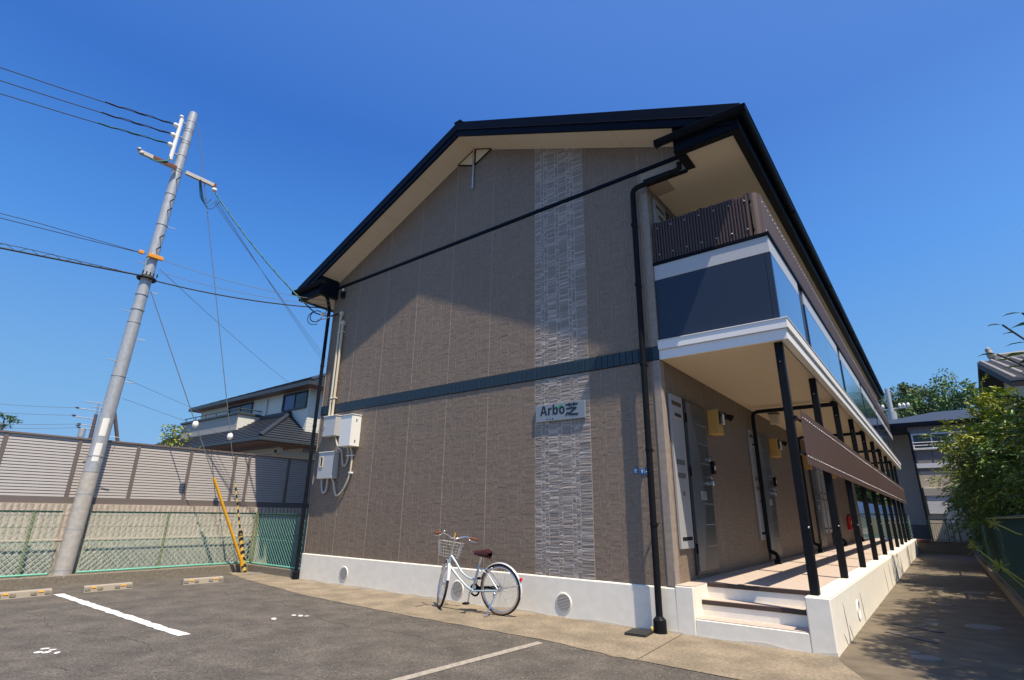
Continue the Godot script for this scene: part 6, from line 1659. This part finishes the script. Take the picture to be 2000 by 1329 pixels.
	m = nb.call(false); m.box(rear + Vector3(cos(2.72), sin(2.72), 0) * (W + 0.035), Vector3(0.03, 0.045, 0.045), 0.008, Basis(Vector3.BACK, -0.3)); part(rf, "reflector", m, mats["red_lens"])
	m = nb.call(false)
	for s in [-1.0, 1.0]: m.rod(rear + Vector3(0, 0, s * 0.06), rear + Vector3(cos(2.9), sin(2.9), 0) * (W + 0.01) + Vector3(0, 0, s * 0.026), 0.0028, 5)
	part(rf, "fender_stay", m, mats["steel"])
	# fork, stem, bars
	m = nb.call(true)
	for s in [-1.0, 1.0]: m.tube(smooth([h0 - ax * 0.02 + Vector3(0.0, 0, s * 0.035), Vector3(0.965, 0.50, s * 0.05), Vector3(1.01, 0.41, s * 0.052), front + Vector3(0, 0, s * 0.052)]), [0.015, 0.015, 0.015, 0.015, 0.0145, 0.014, 0.013, 0.012, 0.0115, 0.011, 0.010, 0.0095, 0.009], 10)
	m.box(h0 - ax * 0.025, Vector3(0.04, 0.03, 0.09), 0.01)
	part(r, "fork", m, mats["fender_white"])
	m = nb.call(true)
	var stem := h1 + ax * 0.21
	m.rod(h1, stem, 0.013, 12); m.rod(stem, stem + Vector3(0.05, 0.01, 0), 0.013, 10); m.rod(h1 + ax * 0.01, h1 + ax * 0.035, 0.022, 12); part(r, "stem", m, mats["chrome"])
	var hb := stem + Vector3(0.05, 0.01, 0)
	m = nb.call(true)
	var bar: Array = []
	for s in [-1.0, 1.0]:
		var L: Array = [hb, hb + Vector3(0.0, 0.004, s * 0.05), hb + Vector3(0.0, 0.035, s * 0.11), hb + Vector3(-0.02, 0.05, s * 0.17), hb + Vector3(-0.075, 0.042, s * 0.25), hb + Vector3(-0.13, 0.03, s * 0.32)]
		m.tube(smooth(L), 0.011, 10)
	var hbar := part(r, "handlebar", m, mats["chrome"])
	for s in [-1.0, 1.0]:
		m = nb.call(true); m.rod(hb + Vector3(-0.062, 0.043, s * 0.232), hb + Vector3(-0.14, 0.028, s * 0.332), 0.016, 12); part(hbar, "grip", m, mats["grip"])
		m = nb.call(true); m.tube([hb + Vector3(-0.04, 0.042, s * 0.20), hb + Vector3(-0.02, 0.01, s * 0.235), hb + Vector3(-0.09, -0.015, s * 0.335)], [0.008, 0.009, 0.006], 8); part(hbar, "brake_lever", m, mats["chrome"])
	m = nb.call(true); m.ellip(hb + Vector3(-0.02, 0.075, -0.17), Vector3(0.026, 0.018, 0.026), 6, 10); part(hbar, "bell", m, mats["chrome"])
	m = nb.call(true); m.rod(hb + Vector3(0.0, 0.01, 0.0), hb + Vector3(0.0, 0.085, 0.0), 0.008, 8); part(hbar, "lock_tab", m, mats["yellow"])
	m = nb.call(true)
	for s in [-1.0, 1.0]: m.tube(smooth([hb + Vector3(-0.03, 0.03, s * 0.21), hb + Vector3(0.07, 0.05, s * 0.13), hb + Vector3(0.10, -0.1, s * 0.05), Vector3(0.96, 0.6, s * 0.02)]), 0.003, 5)
	part(hbar, "brake_cable", m, mats["wire_black"])
	# basket
	m = nb.call(true)
	var b0 := hb + Vector3(0.06, -0.05, 0)
	var nrow := 6
	for row in nrow:
		var t := row / float(nrow - 1)
		var hx := lerpf(0.15, 0.105, t); var hz := lerpf(0.185, 0.135, t); var y := -0.22 * t
		var cx := 0.15 + 0.01 - t * 0.03
		var cs := [Vector3(-hx, y, -hz), Vector3(hx, y, -hz), Vector3(hx, y, hz), Vector3(-hx, y, hz)]
		for k in 4: m.rod(b0 + Vector3(cx, 0, 0) + cs[k], b0 + Vector3(cx, 0, 0) + cs[(k + 1) % 4], 0.003 if row == 0 else 0.0014, 5)
	for k in 4:
		for q in 8:
			var u := q / 8.0
			var P := [Vector3(-1, 0, -1), Vector3(1, 0, -1), Vector3(1, 0, 1), Vector3(-1, 0, 1)]
			var e: Vector3 = P[k].lerp(P[(k + 1) % 4], u)
			m.rod(b0 + Vector3(0.16 + e.x * 0.15, 0, e.z * 0.185), b0 + Vector3(0.13 + e.x * 0.105, -0.22, e.z * 0.135), 0.0012, 4)
	for q in 7: m.rod(b0 + Vector3(0.13 - 0.105 + q * 0.035, -0.22, -0.135), b0 + Vector3(0.13 - 0.105 + q * 0.035, -0.22, 0.135), 0.0018, 4)
	part(r, "basket", m, mats["galv_small"])
	m = nb.call(true); m.box(Vector3(1.02, 0.60, 0.0), Vector3(0.12, 0.012, 0.16), 0.004); m.rod(Vector3(1.06, 0.59, -0.07), front + Vector3(0, 0, -0.06), 0.004, 5); m.rod(Vector3(1.06, 0.59, 0.07), front + Vector3(0, 0, 0.06), 0.004, 5); part(r, "basket_carrier", m, mats["chrome"])
	m = nb.call(true); m.tube([Vector3(1.03, 0.56, 0.0), Vector3(1.10, 0.565, 0)], [0.02, 0.036], 12); part(r, "headlight", m, mats["chrome"])
	# drive
	m = nb.call(false)
	var cz := 0.055
	m.box(Vector3(0.24, 0.345, cz), Vector3(0.42, 0.018, 0.03), 0.006, Basis(Vector3.BACK, -0.09)); m.box(Vector3(0.24, 0.285, cz), Vector3(0.42, 0.018, 0.03), 0.006, Basis(Vector3.BACK, -0.09)); m.box(Vector3(0.24, 0.315, cz + 0.012), Vector3(0.44, 0.07, 0.006), 0.003, Basis(Vector3.BACK, -0.09)); m.torus(bb + Vector3(0, 0, cz), Vector3(0, 0, 1), 0.075, 0.014, 22, 6); part(r, "chain_case", m, mats["pipe_black"])
	for s in [-1.0, 1.0]:
		m = nb.call(false); var e := bb + Vector3(-s * 0.03, s * 0.0 - 0.15 * -s, s * 0.075)
		m.rod(bb + Vector3(0, 0, s * 0.05), bb + Vector3(0, 0, s * 0.075), 0.012, 8); m.tube([bb + Vector3(0, 0, s * 0.075), e], [0.012, 0.009], 8)
		var ck := part(r, "crank", m, mats["steel"])
		m = nb.call(false); m.box(e + Vector3(0, 0, s * 0.05), Vector3(0.085, 0.024, 0.075), 0.005); part(ck, "pedal", m, mats["pipe_black"])
	m = nb.call(false); m.torus(rear + Vector3(0.16, 0.26, 0), Vector3(0.3, 0.8, 0), 0.055, 0.009, 16, 6, 0.0, 4.2); m.box(rear + Vector3(0.17, 0.25, -0.05), Vector3(0.05, 0.04, 0.02), 0.005); part(r, "ring_lock", m, mats["chrome"])
	m = Mb.new(); var k0: Vector3 = lean * (rear + Vector3(0.03, -0.01, -0.065))
	m.tube([k0, k0 + Vector3(0.02, -0.1, -0.03), Vector3(0.10, 0.012, -0.23)], [0.012, 0.009, 0.008], 8); m.rod(Vector3(0.08, 0.008, -0.25), Vector3(0.13, 0.008, -0.22), 0.01, 8); m.box(k0 + Vector3(0.02, -0.06, -0.02), Vector3(0.03, 0.07, 0.02), 0.004); part(r, "kickstand", m, mats["chrome"])

# ---------------------------------------------------------------- vegetation on the right
func spray(m: Mb, o: Vector3, d: Vector3, L: float, n: int, leafL: float, tone: Color) -> void:
	# a twig with leaves in pairs
	var dir := d.normalized()
	var side := dir.cross(Vector3.UP).normalized()
	for k in n:
		var t := (k + 1.0) / n
		var p := o + dir * L * t - Vector3.UP * L * t * t * 0.25
		for s in [-1.0, 1.0]:
			m.col = tone * rng.randf_range(0.65, 1.35)
			m.leaf(p, side * s + dir * rng.randf_range(0.3, 0.9) + Vector3(rng.randfn(), rng.randfn(), rng.randfn()) * 0.25, Vector3.UP + Vector3(rng.randfn(), 0, rng.randfn()) * 0.45, leafL * rng.randf_range(0.7, 1.2), leafL * 0.36, 0.18, 0.22)
	m.leaf(o + dir * L - Vector3.UP * L * 0.25, dir - Vector3.UP * 0.3, Vector3.UP, leafL, leafL * 0.36)

func shrub(label: String, at: Vector3, r: Vector3, n: int, leafL: float, tones: Array, yellow_top: bool) -> void:
	var t := thing("fence_shrub", label, "shrub", Vector3(at.x, 0, at.z))
	var m := Mb.new()
	for k in 9:
		var a := rng.randf() * TAU
		var tip := Vector3(cos(a) * r.x * 0.7, at.y + r.y * rng.randf_range(-0.1, 0.6), sin(a) * r.z * 0.7)
		m.tube([Vector3(cos(a) * 0.15, 0, sin(a) * 0.15), tip * 0.5 + Vector3(0, 0.2, 0), tip], [0.03, 0.02, 0.007], 6)
	part(t, "stems", m, mats["bark"])
	m = Mb.new()
	for k in n:
		var d := Vector3(rng.randfn(), rng.randfn(), rng.randfn()).normalized()
		var rr := pow(rng.randf(), 0.4) * (0.82 + 0.18 * sin(d.x * 5.0 + d.y * 7.0 + at.z) + 0.12 * sin(d.z * 9.0))
		var p := Vector3(d.x * r.x, at.y + d.y * r.y, d.z * r.z) * Vector3(rr, 1, rr)
		p.y = at.y + d.y * r.y * rr
		if p.y < 0.35: continue
		var tone: Color = tones[rng.randi() % tones.size()]
		if yellow_top and d.y > 0.15 and d.x < 0.3 and rr > 0.6 and rng.randf() < 0.7: tone = Color(0.25, 0.28, 0.024)
		spray(m, p, d + Vector3(rng.randfn(), rng.randfn(), rng.randfn()) * 0.5, leafL * 2.4, 4, leafL, tone)
	part(t, "foliage", m, mats["leaves"], true)

func shrubs() -> void:
	var g := [Color(0.095, 0.18, 0.026), Color(0.06, 0.128, 0.024), Color(0.14, 0.21, 0.024), Color(0.05, 0.112, 0.028)]
	shrub("large dark shrub overhanging the path, with yellow-green new shoots on top", Vector3(12.6, 2.6, -9.0), Vector3(1.55, 1.6, 2.9), 3000, 0.12, g, true)
	shrub("tall dense shrub at the right edge above the near fence", Vector3(13.05, 2.2, -4.5), Vector3(1.3, 1.45, 2.5), 2800, 0.105, g, false)
	shrub("lower shrub spilling over the far part of the fence near the railing", Vector3(12.2, 2.2, -15.0), Vector3(1.35, 1.6, 3.0), 1500, 0.12, g, true)
	shrub("shaded shrub behind the far end of the path fence", Vector3(12.8, 2.0, -20.0), Vector3(1.2, 1.7, 2.2), 900, 0.13, g, false)
	# the near branch with long leaves that reaches into the sky at the right edge
	var b := thing("overhanging_branch", "leafy branch with long bright leaves reaching up against the sky at right", "branch", Vector3(12.5, 0, 0.0))
	var m := Mb.new()
	var tips := [[Vector3(-0.90, 2.93, 0.0), Vector3(-0.35, 2.25, 0)], [Vector3(-0.80, 3.22, 0.0), Vector3(-0.35, 2.3, 0.05)], [Vector3(-0.62, 3.34, -0.1), Vector3(-0.25, 2.3, 0)], [Vector3(-0.74, 2.76, 0.1), Vector3(-0.3, 2.2, 0.1)], [Vector3(-0.35, 3.4, 0.2), Vector3(-0.1, 2.3, 0.1)], [Vector3(-0.1, 3.2, -0.3), Vector3(0.0, 2.2, -0.1)]]
	m.tube([Vector3(0, 0, 0), Vector3(-0.05, 1.2, 0), Vector3(-0.25, 2.25, 0)], [0.03, 0.025, 0.014], 7)
	for e in tips: m.tube(smooth([e[1], (e[0] + e[1]) * 0.5 + Vector3(0.06, 0.02, 0), e[0]]), 0.009, 6)
	part(b, "stem", m, mats["bark"])
	m = Mb.new()
	for e in tips:
		for k in 13:
			var u := 0.25 + 0.75 * k / 12.0
			var p: Vector3 = e[1].lerp(e[0], u) + Vector3(0.06, 0.02, 0) * 4.0 * u * (1.0 - u)
			var sgn := 1.0 if k % 2 else -1.0
			m.col = Color(0.075, 0.16, 0.028) * rng.randf_range(0.7, 1.35)
			m.leaf(p, Vector3(sgn * 0.9, 0.15, rng.randf_range(-0.5, 0.7)), Vector3.UP + Vector3(rng.randfn(), 0, rng.randfn()) * 0.3, rng.randf_range(0.13, 0.2), 0.055, 0.15, 0.25)
	part(b, "leaves", m, mats["leaves"], true)
	# star-shaped seed heads on long stalks
	var heads := [[Vector3(11.42, 1.32, -3.1), Vector3(11.75, 1.05, -2.4), "upper yellow-green seed head on a stalk before the right fence"], [Vector3(11.17, 0.98, -3.9), Vector3(11.7, 0.35, -2.9), "middle yellow-green seed head, the one leaning furthest over the path"], [Vector3(11.35, 0.80, -2.6), Vector3(11.6, 0.55, -2.1), "lowest yellow-green seed head near the right picture edge"]]
	for h in heads:
		var s := thing("seed_head", h[2], "plant", Vector3.ZERO)
		m = Mb.new(); m.tube(smooth([h[0], (h[0] + h[1]) * 0.5 + Vector3(0, 0.02, 0), h[1], Vector3(h[1].x + 0.25, 0.05, h[1].z + 0.3)]), 0.008, 6)
		m.col = Color.WHITE
		var ml := mat("stalk", Color(0.26, 0.28, 0.03), 0.5)
		part(s, "stalk", m, ml)
		m = Mb.new()
		var ax: Vector3 = (h[0] - h[1]).normalized()
		for k in 26:
			var d := (ax * 0.5 + Vector3(rng.randfn(), rng.randfn(), rng.randfn()).normalized()).normalized()
			m.tube([h[0], h[0] + d * rng.randf_range(0.07, 0.11)], [0.0035, 0.005], 4)
		part(s, "florets", m, ml, true)

	var ot := thing("roadside_tree", "broad-leaved tree whose crown overhangs the front of the path from the right", "tree", Vector3(14.45, 0, -1.1))
	m = Mb.new(); m.tube([Vector3(0, 0, 0), Vector3(-0.1, 2.5, 0.1), Vector3(-0.3, 5.0, 0.3)], [0.12, 0.09, 0.03], 8)
	for e in [Vector3(-0.9, 5.2, 1.4), Vector3(-0.6, 5.9, 0.6), Vector3(-0.7, 5.4, -1.0), Vector3(-0.3, 5.8, -2.4), Vector3(0.4, 5.2, 0.5)]: m.tube([Vector3(-0.1, 2.6, 0.1), (e + Vector3(0, 3.4, 0)) * 0.5, e], [0.05, 0.03, 0.008], 6)
	part(ot, "trunk", m, mats["bark"])
	m = Mb.new()
	for q in [[Vector3(-0.75, 5.35, 1.3), Vector3(0.85, 1.1, 1.2), 700], [Vector3(-0.5, 5.7, -0.6), Vector3(0.95, 1.1, 1.4), 900], [Vector3(-0.3, 5.6, -2.6), Vector3(1.1, 1.2, 1.6), 1100], [Vector3(0.3, 4.6, -1.0), Vector3(1.2, 1.2, 3.0), 1500]]:
		for k in q[2]:
			var d := Vector3(rng.randfn(), rng.randfn(), rng.randfn()).normalized()
			spray(m, q[0] + d * q[1] * pow(rng.randf(), 0.45), d + Vector3(rng.randfn(), rng.randfn(), rng.randfn()) * 0.6, 0.3, 4, 0.12, Color(0.045, 0.10, 0.02))
	part(ot, "crown", m, mats["leaves"], true)
